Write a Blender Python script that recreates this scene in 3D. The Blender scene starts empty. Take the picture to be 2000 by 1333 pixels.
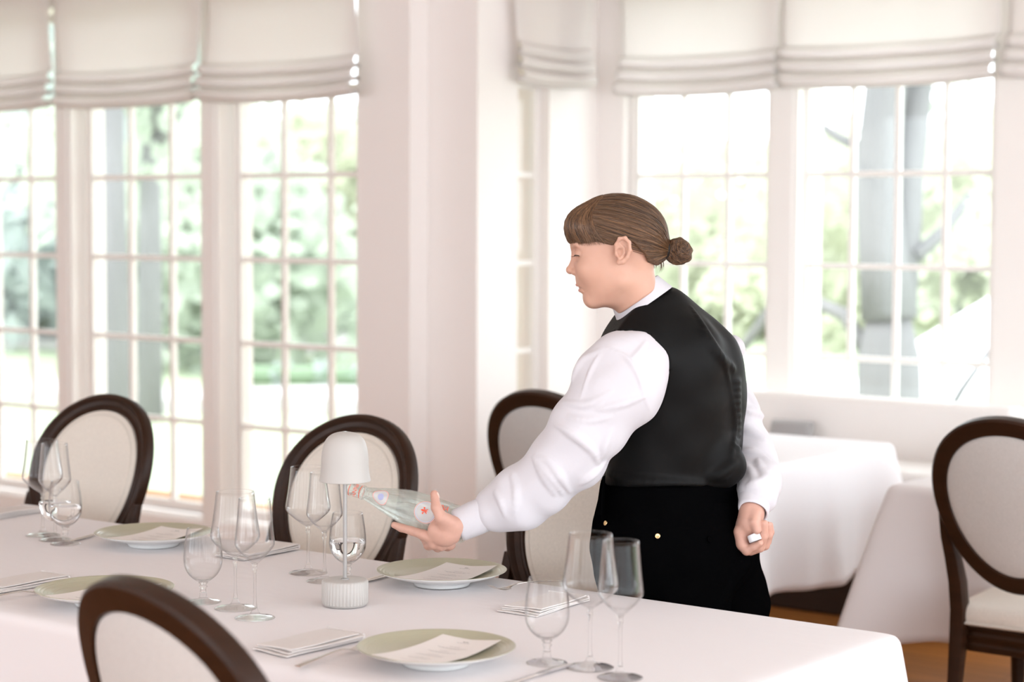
import bpy, bmesh, math, random
import numpy as np
from mathutils import Vector, Matrix
D = bpy.data; S = bpy.context.scene; COL = S.collection
PI = math.pi
def R(a): return math.radians(a)

# ------------------------------------------------------------------ camera
FPX = 3889.0; HC = 1.55
aF = np.array([-.6101, .7923, 0]); aR = np.array([.7923, .6101, 0]); aZ = np.array([0, 0, 1.])
th = math.atan((666.5-430)/FPX); rho = .0042
fw = aF*math.cos(th)-aZ*math.sin(th); up0 = aF*math.sin(th)+aZ*math.cos(th)
rt = aR*math.cos(rho)+up0*math.sin(rho); upv = up0*math.cos(rho)-aR*math.sin(rho)
cam_d = D.cameras.new('camera'); cam = D.objects.new('camera', cam_d); COL.objects.link(cam)
cam.matrix_world = Matrix(((rt[0], upv[0], -fw[0], 0), (rt[1], upv[1], -fw[1], 0), (rt[2], upv[2], -fw[2], HC), (0, 0, 0, 1)))
cam_d.sensor_width = 36; cam_d.lens = FPX/2000*36
cam_d.clip_start = .05; cam_d.clip_end = 500
cam_d.dof.use_dof = True; cam_d.dof.focus_distance = 4.2; cam_d.dof.aperture_fstop = 2.8
S.camera = cam
CAM = np.array([0, 0, HC])
def ray(x, y): return fw+(x-1000)/FPX*rt+(666.5-y)/FPX*upv
def at_z(x, y, z): d = ray(x, y); return CAM+d*(z-HC)/d[2]
def at_q(x, y, q): d = ray(x, y); return CAM+d*q/d[1]
def at_d(x, y, dd): d = ray(x, y); return CAM+d*dd/(d@aF)

# ------------------------------------------------------------------ light and exposure
S.view_settings.view_transform = 'Standard'; S.view_settings.look = 'None'
S.view_settings.exposure = 0.66; S.view_settings.gamma = 1.0; S.view_settings.use_curve_mapping = False
S.cycles.use_denoising = True
S.cycles.max_bounces = 12; S.cycles.transparent_max_bounces = 24; S.cycles.diffuse_bounces = 6
S.cycles.transmission_bounces = 10; S.cycles.sample_clamp_indirect = 6
W = D.worlds.new('sky'); S.world = W; W.use_nodes = True
bg = W.node_tree.nodes['Background']; bg.inputs[0].default_value = (.90, .945, 1.0, 1); bg.inputs[1].default_value = 3.4
sd = D.lights.new('sun', 'SUN'); sd.energy = 1.2; sd.angle = R(2); sd.color = (1, .95, .86)
so = D.objects.new('sun', sd); COL.objects.link(so)
so.rotation_euler = Vector((.45, .55, -1.0)).to_track_quat('-Z', 'Y').to_euler()
def portal(name, loc, size, direction):
    l = D.lights.new(name, 'AREA'); l.shape = 'RECTANGLE'; l.size, l.size_y = size
    l.cycles.is_portal = True
    o = D.objects.new(name, l); COL.objects.link(o); o.location = loc
    o.rotation_euler = Vector(direction).to_track_quat('-Z', 'Y').to_euler()
portal('daylight_portal_left', (-7.8, 6.75, 1.3), (4.6, 2.4), (0, -1, 0))
portal('daylight_portal_right', (-3.6, 7.75, 1.5), (4, 1.8), (0, -1, 0))
portal('daylight_portal_back', (-4.3, -3.2, 1.6), (11, 2.2), (0, 1, 0))
portal('daylight_portal_side', (1.3, 2.2, 1.6), (2.4, 10.2), (-1, 0, 0))

# ------------------------------------------------------------------ materials
def nmat(name):
    m = D.materials.new(name); m.use_nodes = True
    return m, m.node_tree.nodes, m.node_tree.links, m.node_tree.nodes['Principled BSDF']
def mat(name, col, rough=.6, metal=0, spec=.5, bump=None, var=None, trans=0, ior=1.5, sheen=0, coat=0, sss=0):
    m, N, L, b = nmat(name)
    b.inputs['Base Color'].default_value = (*col, 1); b.inputs['Roughness'].default_value = rough
    b.inputs['Metallic'].default_value = metal; b.inputs['Specular IOR Level'].default_value = spec
    b.inputs['Transmission Weight'].default_value = trans; b.inputs['IOR'].default_value = ior
    b.inputs['Sheen Weight'].default_value = sheen; b.inputs['Coat Weight'].default_value = coat
    if sss:
        b.inputs['Subsurface Weight'].default_value = sss; b.inputs['Subsurface Radius'].default_value = (.012, .005, .003); b.inputs['Subsurface Scale'].default_value = 1.0
    tc = N.new('ShaderNodeTexCoord')
    if var:                                   # (scale, amount, stretch)
        mp = N.new('ShaderNodeMapping'); mp.inputs['Scale'].default_value = var[2] if len(var) > 2 else (1, 1, 1)
        nz = N.new('ShaderNodeTexNoise'); nz.inputs['Scale'].default_value = var[0]; nz.inputs['Detail'].default_value = 5
        L.new(tc.outputs['Object'], mp.inputs[0]); L.new(mp.outputs[0], nz.inputs[0])
        mx = N.new('ShaderNodeMix'); mx.data_type = 'RGBA'
        a = var[1]
        mx.inputs['A'].default_value = (*[c*(1-a) for c in col], 1); mx.inputs['B'].default_value = (*[min(1, c*(1+a)) for c in col], 1)
        L.new(nz.outputs['Fac'], mx.inputs['Factor']); L.new(mx.outputs['Result'], b.inputs['Base Color'])
    if bump:                                  # list of (scale, strength, distance, stretch)
        prev = None
        for bp in bump:
            mp = N.new('ShaderNodeMapping'); mp.inputs['Scale'].default_value = bp[3] if len(bp) > 3 else (1, 1, 1)
            nz = N.new('ShaderNodeTexNoise'); nz.inputs['Scale'].default_value = bp[0]; nz.inputs['Detail'].default_value = 4
            L.new(tc.outputs['Object'], mp.inputs[0]); L.new(mp.outputs[0], nz.inputs[0])
            bu = N.new('ShaderNodeBump'); bu.inputs['Strength'].default_value = bp[1]; bu.inputs['Distance'].default_value = bp[2]
            L.new(nz.outputs['Fac'], bu.inputs['Height'])
            if prev: L.new(prev.outputs[0], bu.inputs['Normal'])
            prev = bu
        L.new(prev.outputs[0], b.inputs['Normal'])
    return m
def weave(m, scale, strength, dist):          # crossed wave bump on top of what is there
    N, L = m.node_tree.nodes, m.node_tree.links; b = N['Principled BSDF']
    tc = N.new('ShaderNodeTexCoord'); prev = b.inputs['Normal'].links[0].from_socket if b.inputs['Normal'].links else None
    for ax in ('X', 'Z'):
        w = N.new('ShaderNodeTexWave'); w.bands_direction = ax; w.inputs['Scale'].default_value = scale; w.inputs['Distortion'].default_value = 1.5
        w.inputs['Detail'].default_value = 2; w.inputs['Detail Scale'].default_value = 3
        L.new(tc.outputs['Object'], w.inputs[0])
        bu = N.new('ShaderNodeBump'); bu.inputs['Strength'].default_value = strength; bu.inputs['Distance'].default_value = dist
        L.new(w.outputs['Fac'], bu.inputs['Height'])
        if prev: L.new(prev, bu.inputs['Normal'])
        prev = bu.outputs[0]
    L.new(prev, b.inputs['Normal'])
    return m
def glass_sheet(name, tint=(1, 1, 1), refl=1.0, base=.02, edge=1.0):
    m = D.materials.new(name); m.use_nodes = True; N, L = m.node_tree.nodes, m.node_tree.links
    N.remove(N['Principled BSDF']); out = N['Material Output']
    t = N.new('ShaderNodeBsdfTransparent'); t.inputs[0].default_value = (*tint, 1)
    g = N.new('ShaderNodeBsdfGlossy'); g.inputs['Roughness'].default_value = .01
    lw = N.new('ShaderNodeLayerWeight'); lw.inputs['Blend'].default_value = .5
    pw = N.new('ShaderNodeMath'); pw.operation = 'POWER'; pw.inputs[1].default_value = 3.0
    ml = N.new('ShaderNodeMath'); ml.operation = 'MULTIPLY_ADD'; ml.inputs[1].default_value = refl; ml.inputs[2].default_value = base; ml.use_clamp = True
    mx = N.new('ShaderNodeMixShader')
    L.new(lw.outputs['Facing'], pw.inputs[0]); L.new(pw.outputs[0], ml.inputs[0]); L.new(ml.outputs[0], mx.inputs[0])
    L.new(t.outputs[0], mx.inputs[1]); L.new(g.outputs[0], mx.inputs[2]); L.new(mx.outputs[0], out.inputs[0])
    if edge < 1:                              # more glass along a grazing ray: it absorbs more
        p6 = N.new('ShaderNodeMath'); p6.operation = 'POWER'; p6.inputs[1].default_value = 5.0; L.new(lw.outputs['Facing'], p6.inputs[0])
        cm = N.new('ShaderNodeMix'); cm.data_type = 'RGBA'; cm.inputs['A'].default_value = (*tint, 1); cm.inputs['B'].default_value = (edge, edge, edge*1.03, 1)
        L.new(p6.outputs[0], cm.inputs['Factor']); L.new(cm.outputs['Result'], t.inputs[0])
    return m
def cloth_trans(name, col, tr, tcol=None, bump=None):     # thin fabric that lets light through
    m = mat(name, col, .85, spec=.2, bump=bump); N, L = m.node_tree.nodes, m.node_tree.links
    b = N['Principled BSDF']; out = N['Material Output']
    t = N.new('ShaderNodeBsdfTranslucent'); t.inputs[0].default_value = (*(tcol or col), 1)
    mx = N.new('ShaderNodeMixShader'); mx.inputs[0].default_value = tr
    L.new(b.outputs[0], mx.inputs[1]); L.new(t.outputs[0], mx.inputs[2]); L.new(mx.outputs[0], out.inputs[0])
    return m
M = {}
M['paint'] = mat('white_wall_paint', (.87, .825, .80), .55, bump=[(60, .05, .002)])
M['trim'] = mat('white_trim_paint', (.87, .84, .81), .4, bump=[(25, .03, .002)])
M['ceil'] = mat('ceiling_paint', (.86, .84, .82), .7)
M['winglass'] = glass_sheet('window_glass', (.97, .985, .98), .35, .02)
M['shade'] = cloth_trans('linen_shade', (.90, .865, .835), .53, (.90, .875, .87), bump=[(260, .3, .001, (1, 1, .15)), (3, .35, .03)])
M['cloth'] = mat('white_tablecloth_cotton', (.71, .68, .685), .75, spec=.2, bump=[(3.0, .35, .012, (1, 2.2, 1)), (14, .22, .003), (600, .08, .0006)], sheen=.1)
M['cloth2'] = mat('cool_white_tablecloth', (.88, .875, .90), .8, spec=.2, bump=[(4, .3, .012, (1, 1, .4)), (500, .06, .0006)])
M['napkin'] = weave(mat('napkin_linen', (.68, .645, .625), .85, spec=.15, bump=[(40, .25, .002)]), 420, .25, .0006)
M['wood'] = mat('dark_walnut', (.026, .010, .0045), .38, spec=.22, var=(9, .5, (1, 1, 6)), bump=[(40, .12, .002, (1, 1, .15))], coat=0)
M['linen'] = weave(mat('oat_linen_upholstery', (.75, .69, .615), .9, spec=.1, bump=[(180, .35, .0015)], var=(160, .10), sheen=.2), 260, .35, .0012)
M['linen_back'] = weave(mat('linen_back_cool_lit', (.62, .60, .575), .9, spec=.1, bump=[(180, .35, .0015)], var=(160, .10), sheen=.2), 260, .35, .0012)  # same linen, greyer: the bluish light on the outer backs is in this colour
M['piping'] = weave(mat('linen_piping', (.67, .62, .55), .85, spec=.15), 260, .3, .001)
M['plate'] = mat('sage_glazed_porcelain', (.40, .385, .275), .3, spec=.5, var=(8, .05), coat=.3)
M['platew'] = mat('white_porcelain_underside', (.80, .81, .80), .25, spec=.5, coat=.3)
M['paper'] = mat('menu_card_paper', (.76, .725, .70), .8, spec=.1, bump=[(300, .05, .0005)])
M['ink'] = mat('grey_ink', (.36, .35, .34), .8, spec=.1)
M['lampw'] = mat('warm_white_lamp_enamel', (.47, .452, .43), .45, spec=.4, bump=[(400, .04, .0004)])
M['lampm'] = mat('matt_silver_stem', (.36, .35, .34), .4, metal=.4)
M['bowl'] = glass_sheet('thin_crystal_bowl', (.996, .997, .997), .95, .012, .70)
M['crystal'] = mat('solid_crystal', (1, 1, 1), .0, trans=1, ior=1.46)
_N, _L = M['crystal'].node_tree.nodes, M['crystal'].node_tree.links
_t = _N.new('ShaderNodeBsdfTransparent'); _m = _N.new('ShaderNodeMixShader'); _m.inputs[0].default_value = .68
_L.new(_N['Principled BSDF'].outputs[0], _m.inputs[1]); _L.new(_t.outputs[0], _m.inputs[2]); _L.new(_m.outputs[0], _N['Material Output'].inputs[0])
M['water'] = mat('drinking_water', (1, 1, 1), .0, trans=1, ior=1.33)
M['steel'] = mat('polished_steel', (.72, .69, .66), .14, metal=1, var=(20, .08))
M['black'] = mat('black_iron', (.012, .012, .013), .5)
M['velvet'] = mat('grey_velvet', (.33, .32, .32), .85, sheen=.6, bump=[(50, .2, .002)])
M['benchw'] = mat('white_banquette_vinyl', (.83, .80, .78), .5, bump=[(20, .06, .002)])
M['peach'] = mat('peach_brick', (.83, .50, .33), .8, bump=[(30, .2, .005)])
# floor: oak planks
m, N, L, b = nmat('oak_floor'); M['floor'] = m
tc = N.new('ShaderNodeTexCoord'); br = N.new('ShaderNodeTexBrick')
br.inputs['Scale'].default_value = 1; br.inputs['Brick Width'].default_value = 1.1; br.inputs['Row Height'].default_value = .09
br.inputs['Mortar Size'].default_value = .0015; br.inputs['Color1'].default_value = (.46, .175, .042, 1); br.inputs['Color2'].default_value = (.37, .14, .034, 1); br.inputs['Mortar'].default_value = (.06, .03, .015, 1)
L.new(tc.outputs['Object'], br.inputs[0])
mp = N.new('ShaderNodeMapping'); mp.inputs['Scale'].default_value = (1.5, 22, 1); nz = N.new('ShaderNodeTexNoise'); nz.inputs['Scale'].default_value = 3; nz.inputs['Detail'].default_value = 6
L.new(tc.outputs['Object'], mp.inputs[0]); L.new(mp.outputs[0], nz.inputs[0])
mx = N.new('ShaderNodeMix'); mx.data_type = 'RGBA'; mx.blend_type = 'MULTIPLY'; mx.inputs['Factor'].default_value = .45
L.new(br.outputs['Color'], mx.inputs['A']); L.new(nz.outputs['Fac'], mx.inputs['B']); L.new(mx.outputs['Result'], b.inputs['Base Color']); b.inputs['Roughness'].default_value = .5; b.inputs['Specular IOR Level'].default_value = .25

# ------------------------------------------------------------------ object helpers
def props(o, label=None, cat=None, group=None, kind=None):
    if label: o['label'] = label
    if cat: o['category'] = cat
    if group: o['group'] = group
    if kind: o['kind'] = kind
    return o
def link(name, me, m=None, parent=None, smooth=True, auto=None):
    o = D.objects.new(name, me); COL.objects.link(o)
    if m: me.materials.append(M[m] if isinstance(m, str) else m)
    if smooth: me.shade_smooth()
    if auto is not None:
        try: me.set_sharp_from_angle(angle=R(auto))
        except Exception: pass
    if parent: o.parent = parent
    return o
def mesh(name, V, Fc, m=None, parent=None, smooth=True, auto=None):
    me = D.meshes.new(name); me.from_pydata([tuple(map(float, v)) for v in V], [], [tuple(int(i) for i in f) for f in Fc]); me.update()
    return link(name, me, m, parent, smooth, auto)
def from_bm(name, bm, m=None, parent=None, smooth=True, auto=None):
    me = D.meshes.new(name); bm.normal_update(); bm.to_mesh(me); bm.free()
    return link(name, me, m, parent, smooth, auto)
def empty(name, loc, rz=0, **k):
    o = D.objects.new(name, None); COL.objects.link(o); o.location = tuple(map(float, loc)); o.rotation_euler = (0, 0, rz); o.empty_display_size = .1
    return props(o, **k)
def struct(name, o): o['kind'] = 'structure'; return o
class B:                                      # collects simple solids into one mesh
    def __init__(s): s.V = []; s.F = []
    def add(s, V, Fc):
        n = len(s.V); s.V += [tuple(map(float, v)) for v in V]; s.F += [tuple(i+n for i in f) for f in Fc]; return s
    def box(s, x0, x1, y0, y1, z0, z1):
        return s.add([(x0, y0, z0), (x1, y0, z0), (x1, y1, z0), (x0, y1, z0), (x0, y0, z1), (x1, y0, z1), (x1, y1, z1), (x0, y1, z1)],
                     [(0, 3, 2, 1), (4, 5, 6, 7), (0, 1, 5, 4), (1, 2, 6, 5), (2, 3, 7, 6), (3, 0, 4, 7)])
    def tube(s, pts, r, n=10, caps=True, flat=1.0):
        pts = [np.array(p, float) for p in pts]; rr = r if hasattr(r, '__len__') else [r]*len(pts)
        V = []; Fc = []; prev = None
        for i, p in enumerate(pts):
            t = pts[min(i+1, len(pts)-1)]-pts[max(i-1, 0)]; t = t/(np.linalg.norm(t)+1e-12)
            if prev is None:
                a = np.array([0, 0, 1.]) if abs(t[2]) < .9 else np.array([1., 0, 0])
                prev = np.cross(t, a); prev /= np.linalg.norm(prev)
            prev = prev-t*(prev@t); prev /= np.linalg.norm(prev)+1e-12
            c = np.cross(t, prev)
            for k in range(n):
                a = 2*PI*k/n; V.append(p+rr[i]*(math.cos(a)*prev+flat*math.sin(a)*c))
        for i in range(len(pts)-1):
            for k in range(n):
                k2 = (k+1) % n; Fc.append((i*n+k, i*n+k2, (i+1)*n+k2, (i+1)*n+k))
        if caps: Fc.append(tuple(range(n-1, -1, -1))); Fc.append(tuple((len(pts)-1)*n+k for k in range(n)))
        return s.add(V, Fc)
    def lathe(s, prof, n=40, c=(0, 0, 0), wob=None, close=False):
        V = []; Fc = []
        for (r, z) in prof:
            for k in range(n):
                a = 2*PI*k/n; q = r if wob is None else r*wob(a, z); V.append((c[0]+q*math.cos(a), c[1]+q*math.sin(a), c[2]+z))
        for i in range(len(prof)-1):
            for k in range(n):
                k2 = (k+1) % n; Fc.append((i*n+k, i*n+k2, (i+1)*n+k2, (i+1)*n+k))
        return s.add(V, Fc)
    def loft(s, rings, caps=True, closed=True):
        n = len(rings[0]); V = [p for r in rings for p in r]; Fc = []
        for i in range(len(rings)-1):
            for k in range(n if closed else n-1):
                k2 = (k+1) % n; Fc.append((i*n+k, i*n+k2, (i+1)*n+k2, (i+1)*n+k))
        if caps: Fc.append(tuple(range(n-1, -1, -1))); Fc.append(tuple((len(rings)-1)*n+k for k in range(n)))
        return s.add(V, Fc)
    def obj(s, name, m=None, parent=None, smooth=False, auto=None, bevel=0, seg=2):
        o = mesh(name, s.V, s.F, m, parent, smooth, auto)
        bm = bmesh.new(); bm.from_mesh(o.data); bmesh.ops.remove_doubles(bm, verts=bm.verts, dist=1e-6)
        bmesh.ops.recalc_face_normals(bm, faces=bm.faces); bm.to_mesh(o.data); bm.free()
        if smooth: o.data.shade_smooth()
        if auto is not None: o.data.shade_smooth(); o.data.set_sharp_from_angle(angle=R(auto))
        if bevel:
            b = o.modifiers.new('bevel', 'BEVEL'); b.width = bevel; b.segments = seg; b.limit_method = 'ANGLE'; b.harden_normals = False
        return o
def copy_tree(o, parent=None):
    c = o.copy(); COL.objects.link(c)
    if parent: c.parent = parent; c.matrix_parent_inverse = o.matrix_parent_inverse.copy()
    for ch in list(o.children): copy_tree(ch, c)
    return c
def sm(a, b, x): t = min(1, max(0, (x-a)/(b-a))); return t*t*(3-2*t)
def lerp(a, b, t): return a+(b-a)*t

# ------------------------------------------------------------------ room shell
ZC = 2.95; PS = -5.286; Q1 = 6.50; QG = 6.60; Q2 = 6.62; Q3 = 7.50; QW = 7.567; ZH = 2.60
struct('', B().box(-10, 1.4, -3.3, 7.7, -.08, 0).obj('floor', 'floor'))
struct('', B().box(-10, 1.4, -3.3, 7.8, ZC, ZC+.12).obj('ceiling', 'ceil'))
def wall(name, boxes, m='paint'):
    b = B()
    for x in boxes: b.box(*x)
    o = b.obj(name, m); o['kind'] = 'structure'; return o
# left window wall: plinth, head and the posts between the tall windows
ROW = [.19+.39*i for i in range(7)]
wall('wall_left', [(-10, -5.866, Q1+.02, Q1+.24, 0, .13), (-10, -5.866, Q1, Q1+.24, ZH, ZC), (-10, -9.0, Q1, Q1+.24, .13, ZH)])
def post(name, x0, x1, qf):
    b = B().box(x0, x1, qf, qf+.22, 0, ZH).box(x0+.02, x1-.02, qf-.012, qf, .1, ZH)
    o = b.obj(name, 'trim', bevel=.004); o['kind'] = 'structure'; return o
post('trim_1', -8.98, -8.80, Q1); post('trim_2', -7.886, -7.765, Q1); post('trim_3', -6.846, -6.724, Q1)
# pier at the corner: front face, shallow recess, second face and the side that turns to the bay
wall('wall_pier', [(-5.865, -5.561, Q1, Q1+.3, 0, ZC), (-5.561, PS, Q2, 6.90, 0, ZC)])
wall('wall_side', [(PS-.2, PS, 6.90, 7.13, 0, .13), (PS-.2, PS, 6.90, 7.13, ZH, ZC), (PS-.2, PS, 7.13, Q3, 0, ZC)])
wall('wall_right', [(PS-.2, -5.14, Q3, Q3+.25, 0, ZC), (-5.14, 1.4, Q3, Q3+.25, 0, .56), (-5.14, 1.4, Q3, Q3+.25, ZH, ZC), (-1.0, 1.4, Q3, Q3+.25, .56, ZH)])
post('trim_4', -4.385, -4.235, Q3-.01); post('trim_5', -3.355, -3.16, Q3-.01); post('trim_6', -2.3, -2.12, Q3-.01); post('trim_7', -1.2, -.98, Q3-.01)
def window(name, plane, a0, a1, cols, z0, z1, rows, axis='x', fr=.045, mu=.024):
    f = B(); t0, t1 = plane-.02, plane+.02
    def bx(u0, u1, z_0, z_1, k=0):
        if axis == 'x': f.box(u0, u1, t0+k, t1-k, z_0, z_1)
        else: f.box(t0+k, t1-k, u0, u1, z_0, z_1)
    bx(a0-fr, a0, z0-fr, z1+fr); bx(a1, a1+fr, z0-fr, z1+fr); bx(a0, a1, z0-fr, z0); bx(a0, a1, z1, z1+fr)
    for c in cols: bx(c-mu/2, c+mu/2, z0, z1, .004)
    for z in rows: bx(a0, a1, z-mu/2, z+mu/2, .006)
    o = f.obj(name, 'trim', bevel=.004); o['kind'] = 'structure'
    g = B(); 
    if axis == 'x': g.box(a0, a1, plane-.002, plane+.002, z0, z1)
    else: g.box(plane-.002, plane+.002, a0, a1, z0, z1)
    g.obj('glass', 'winglass', o)
    return o
window('window_1', QG, -8.75, -7.92, [-8.462, -8.186], .19, 2.53, ROW[1:6])
window('window_2', QG, -7.705, -6.865, [-7.432, -7.143], .19, 2.53, ROW[1:6])
window('window_3', QG, -6.665, -5.83, [-6.396, -6.107], .19, 2.53, ROW[1:6])
window('window_4', PS-.075, 6.93, 7.10, [], .19, 2.53, ROW[1:6], axis='y', fr=.03)
window('window_5', QW, -5.09, -4.396, [-4.857, -4.622], .6, 2.53, ROW[2:6])
window('window_6', QW, -4.215, -3.375, [-4.011, -3.801, -3.584], .6, 2.53, ROW[2:6])
window('window_7', QW, -3.12, -2.33, [-2.9, -2.6], .6, 2.53, ROW[2:6])
window('window_8', QW, -2.09, -1.24, [-1.8, -1.5], .6, 2.53, ROW[2:6])
# the far reveal of the side window shows the warm brick of the outside return
wall('wall_outside', [(PS-.42, PS-.2, 7.105, 7.3, 0, 2.6)], 'peach')
# behind and beside the camera: piers with wide openings
wall('wall_back', [(-10, 1.4, -3.3, -3.1, 0, .6), (-10, 1.4, -3.3, -3.1, 2.6, ZC)]+[(x, x+.6, -3.3, -3.1, .6, 2.6) for x in (-10, -7.15, -4.3, -1.45, .8)])
wall('wall_east', [(1.2, 1.4, -3.1, 7.5, 0, .5), (1.2, 1.4, -3.1, 7.5, 2.7, ZC)]+[(1.2, 1.4, y, y+.3, .5, 2.7) for y in (-3.1, .2, 3.4, 7.2)])
wall('wall_west', [(-10, -9.8, -3.1, Q1-.01, 0, ZC)])
# baseboard and window stool
wall('baseboard_left', [(-10, -5.865, Q1-.004, Q1+.02, 0, .125)], 'trim')
wall('trim_8', [(-5.14, -1.2, Q3-.06, Q3, .55, .6)], 'trim')

# ------------------------------------------------------------------ roman shades
def shade(name, length, zb, zt, sag, seed, label, group):
    """soft roman shade in local X (length) / Z; front towards -Y"""
    rnd = random.Random(seed); prof = []
    for i in range(14): prof.append((0, lerp(zt, zb+.19, i/13)))
    for k in range(3):                       # stacked soft folds
        z = zb+.19-.056*k; w = .035+.012*k
        for a in range(0, 181, 30): prof.append((-w*math.sin(R(a)), z-.012-.030*(1-math.cos(R(a)))))
        prof.append((-.010-.004*k, z-.05)); 
    prof += [(-.03, zb+.02), (-.032, zb+.004), (-.02, zb)]
    n = 30; rings = []
    for i in range(n+1):
        t = i/n; u = 2*t-1; e = abs(u)**3
        ring = []
        for j, (y, z) in enumerate(prof):
            low = sm(zb+.45, zb+.1, z)
            s = sag*.6*(1-u*u)*low
            ring.append(((t-.5)*length*(1-.035*low*0)+(.012*math.sin(z*9+seed)*(1 if u > 0 else -1)*e), y*(1+.25*math.sin(7*t+seed+z*9))-.012*math.sin(3*t+seed)*low, z-s+.010*e*low))
        rings.append(ring)
    b = B().loft(rings, caps=False, closed=False)
    o = mesh(name, b.V, b.F, 'shade', None, True)
    sol = o.modifiers.new('thickness', 'SOLIDIFY'); sol.thickness = .0016
    props(o, label, 'window shade', group)
    return o
G = 'linen roman shades over the tall windows'
def put(o, x, y, z=0, rz=0): o.location = (x, y, z); o.rotation_euler = (0, 0, rz); return o
ZB = 2.075
put(shade('roman_shade', .93, ZB+.012, 2.9, .012, 1, 'cream linen roman shade over the leftmost visible window, cut by the picture edge', G), -8.28, 6.42)
put(shade('roman_shade', 1.015, ZB+.006, 2.9, .012, 4, 'cream linen roman shade in the middle of the three on the left window wall', G), -7.27, 6.42)
put(shade('roman_shade', .93, ZB, 2.9, .014, 7, 'cream linen roman shade on the left window wall, right next to the corner pier', G), -6.255, 6.42)
put(shade('roman_shade', .56, 2.135, 2.9, .010, 3, 'narrow cream roman shade on the side return window behind the pier', G), PS+.06, 7.08, 0, R(90))
put(shade('roman_shade', .815, 2.10, 2.9, .012, 9, 'cream roman shade above the window directly over the waiter', G), -4.70, 7.42)
put(shade('roman_shade', .97, 2.105, 2.9, .012, 12, 'cream roman shade above the window framing the large tree trunk', G), -3.79, 7.42)
put(shade('roman_shade', .97, 2.105, 2.9, .012, 15, 'cream roman shade at the far right picture edge, mostly cut off', G), -2.785, 7.42)

# ------------------------------------------------------------------ banquette
bq = empty('banquette', (-3.9, 7.2, 0), label='white built-in banquette with a tall back under the right hand windows', cat='bench')
def rbox(name, x0, x1, y0, y1, z0, z1, m, parent, bev=.02, seg=4):
    cx, cy = (parent.location.x, parent.location.y) if parent else (0, 0)
    return B().box(x0-cx, x1-cx, y0-cy, y1-cy, z0, z1).obj(name, m, parent, auto=40, bevel=bev, seg=seg)
rbox('backrest', -5.0, -3.15, 7.27, 7.40, .3, .832, 'benchw', bq, .03)
rbox('seat', -5.0, -3.0, 6.86, 7.27, .42, .60, 'benchw', bq, .035)
rbox('plinth', -5.0, -3.0, 6.92, 7.40, 0, .42, 'wood', bq, .01)
rbox('end_panel', -3.14, -3.02, 7.1, 7.40, .3, .80, 'benchw', bq, .03)
b = B(); rings = []
for i in range(17):
    t = -1+2*i/16; k = (1-abs(t)**4)**.5 if abs(t) < 1 else 0
    rings.append([(t*.10, .04*k*math.sin(a)*(.6+.4*abs(math.sin(a))), .065*(.88+.12*k)*math.copysign(abs(math.cos(a))**.5, math.cos(a))*(1 if k > 0 else .9)) for a in [2*PI*j/20 for j in range(20)]])
b.loft(rings); o = b.obj('throw_pillow', 'velvet', smooth=True); put(o, -4.08, 7.19, .668, R(4)); o.rotation_euler = (R(-18), 0, R(4))
props(o, 'small grey velvet throw pillow leaning on the white banquette beside the waiter\'s sleeve', 'pillow')

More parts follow.
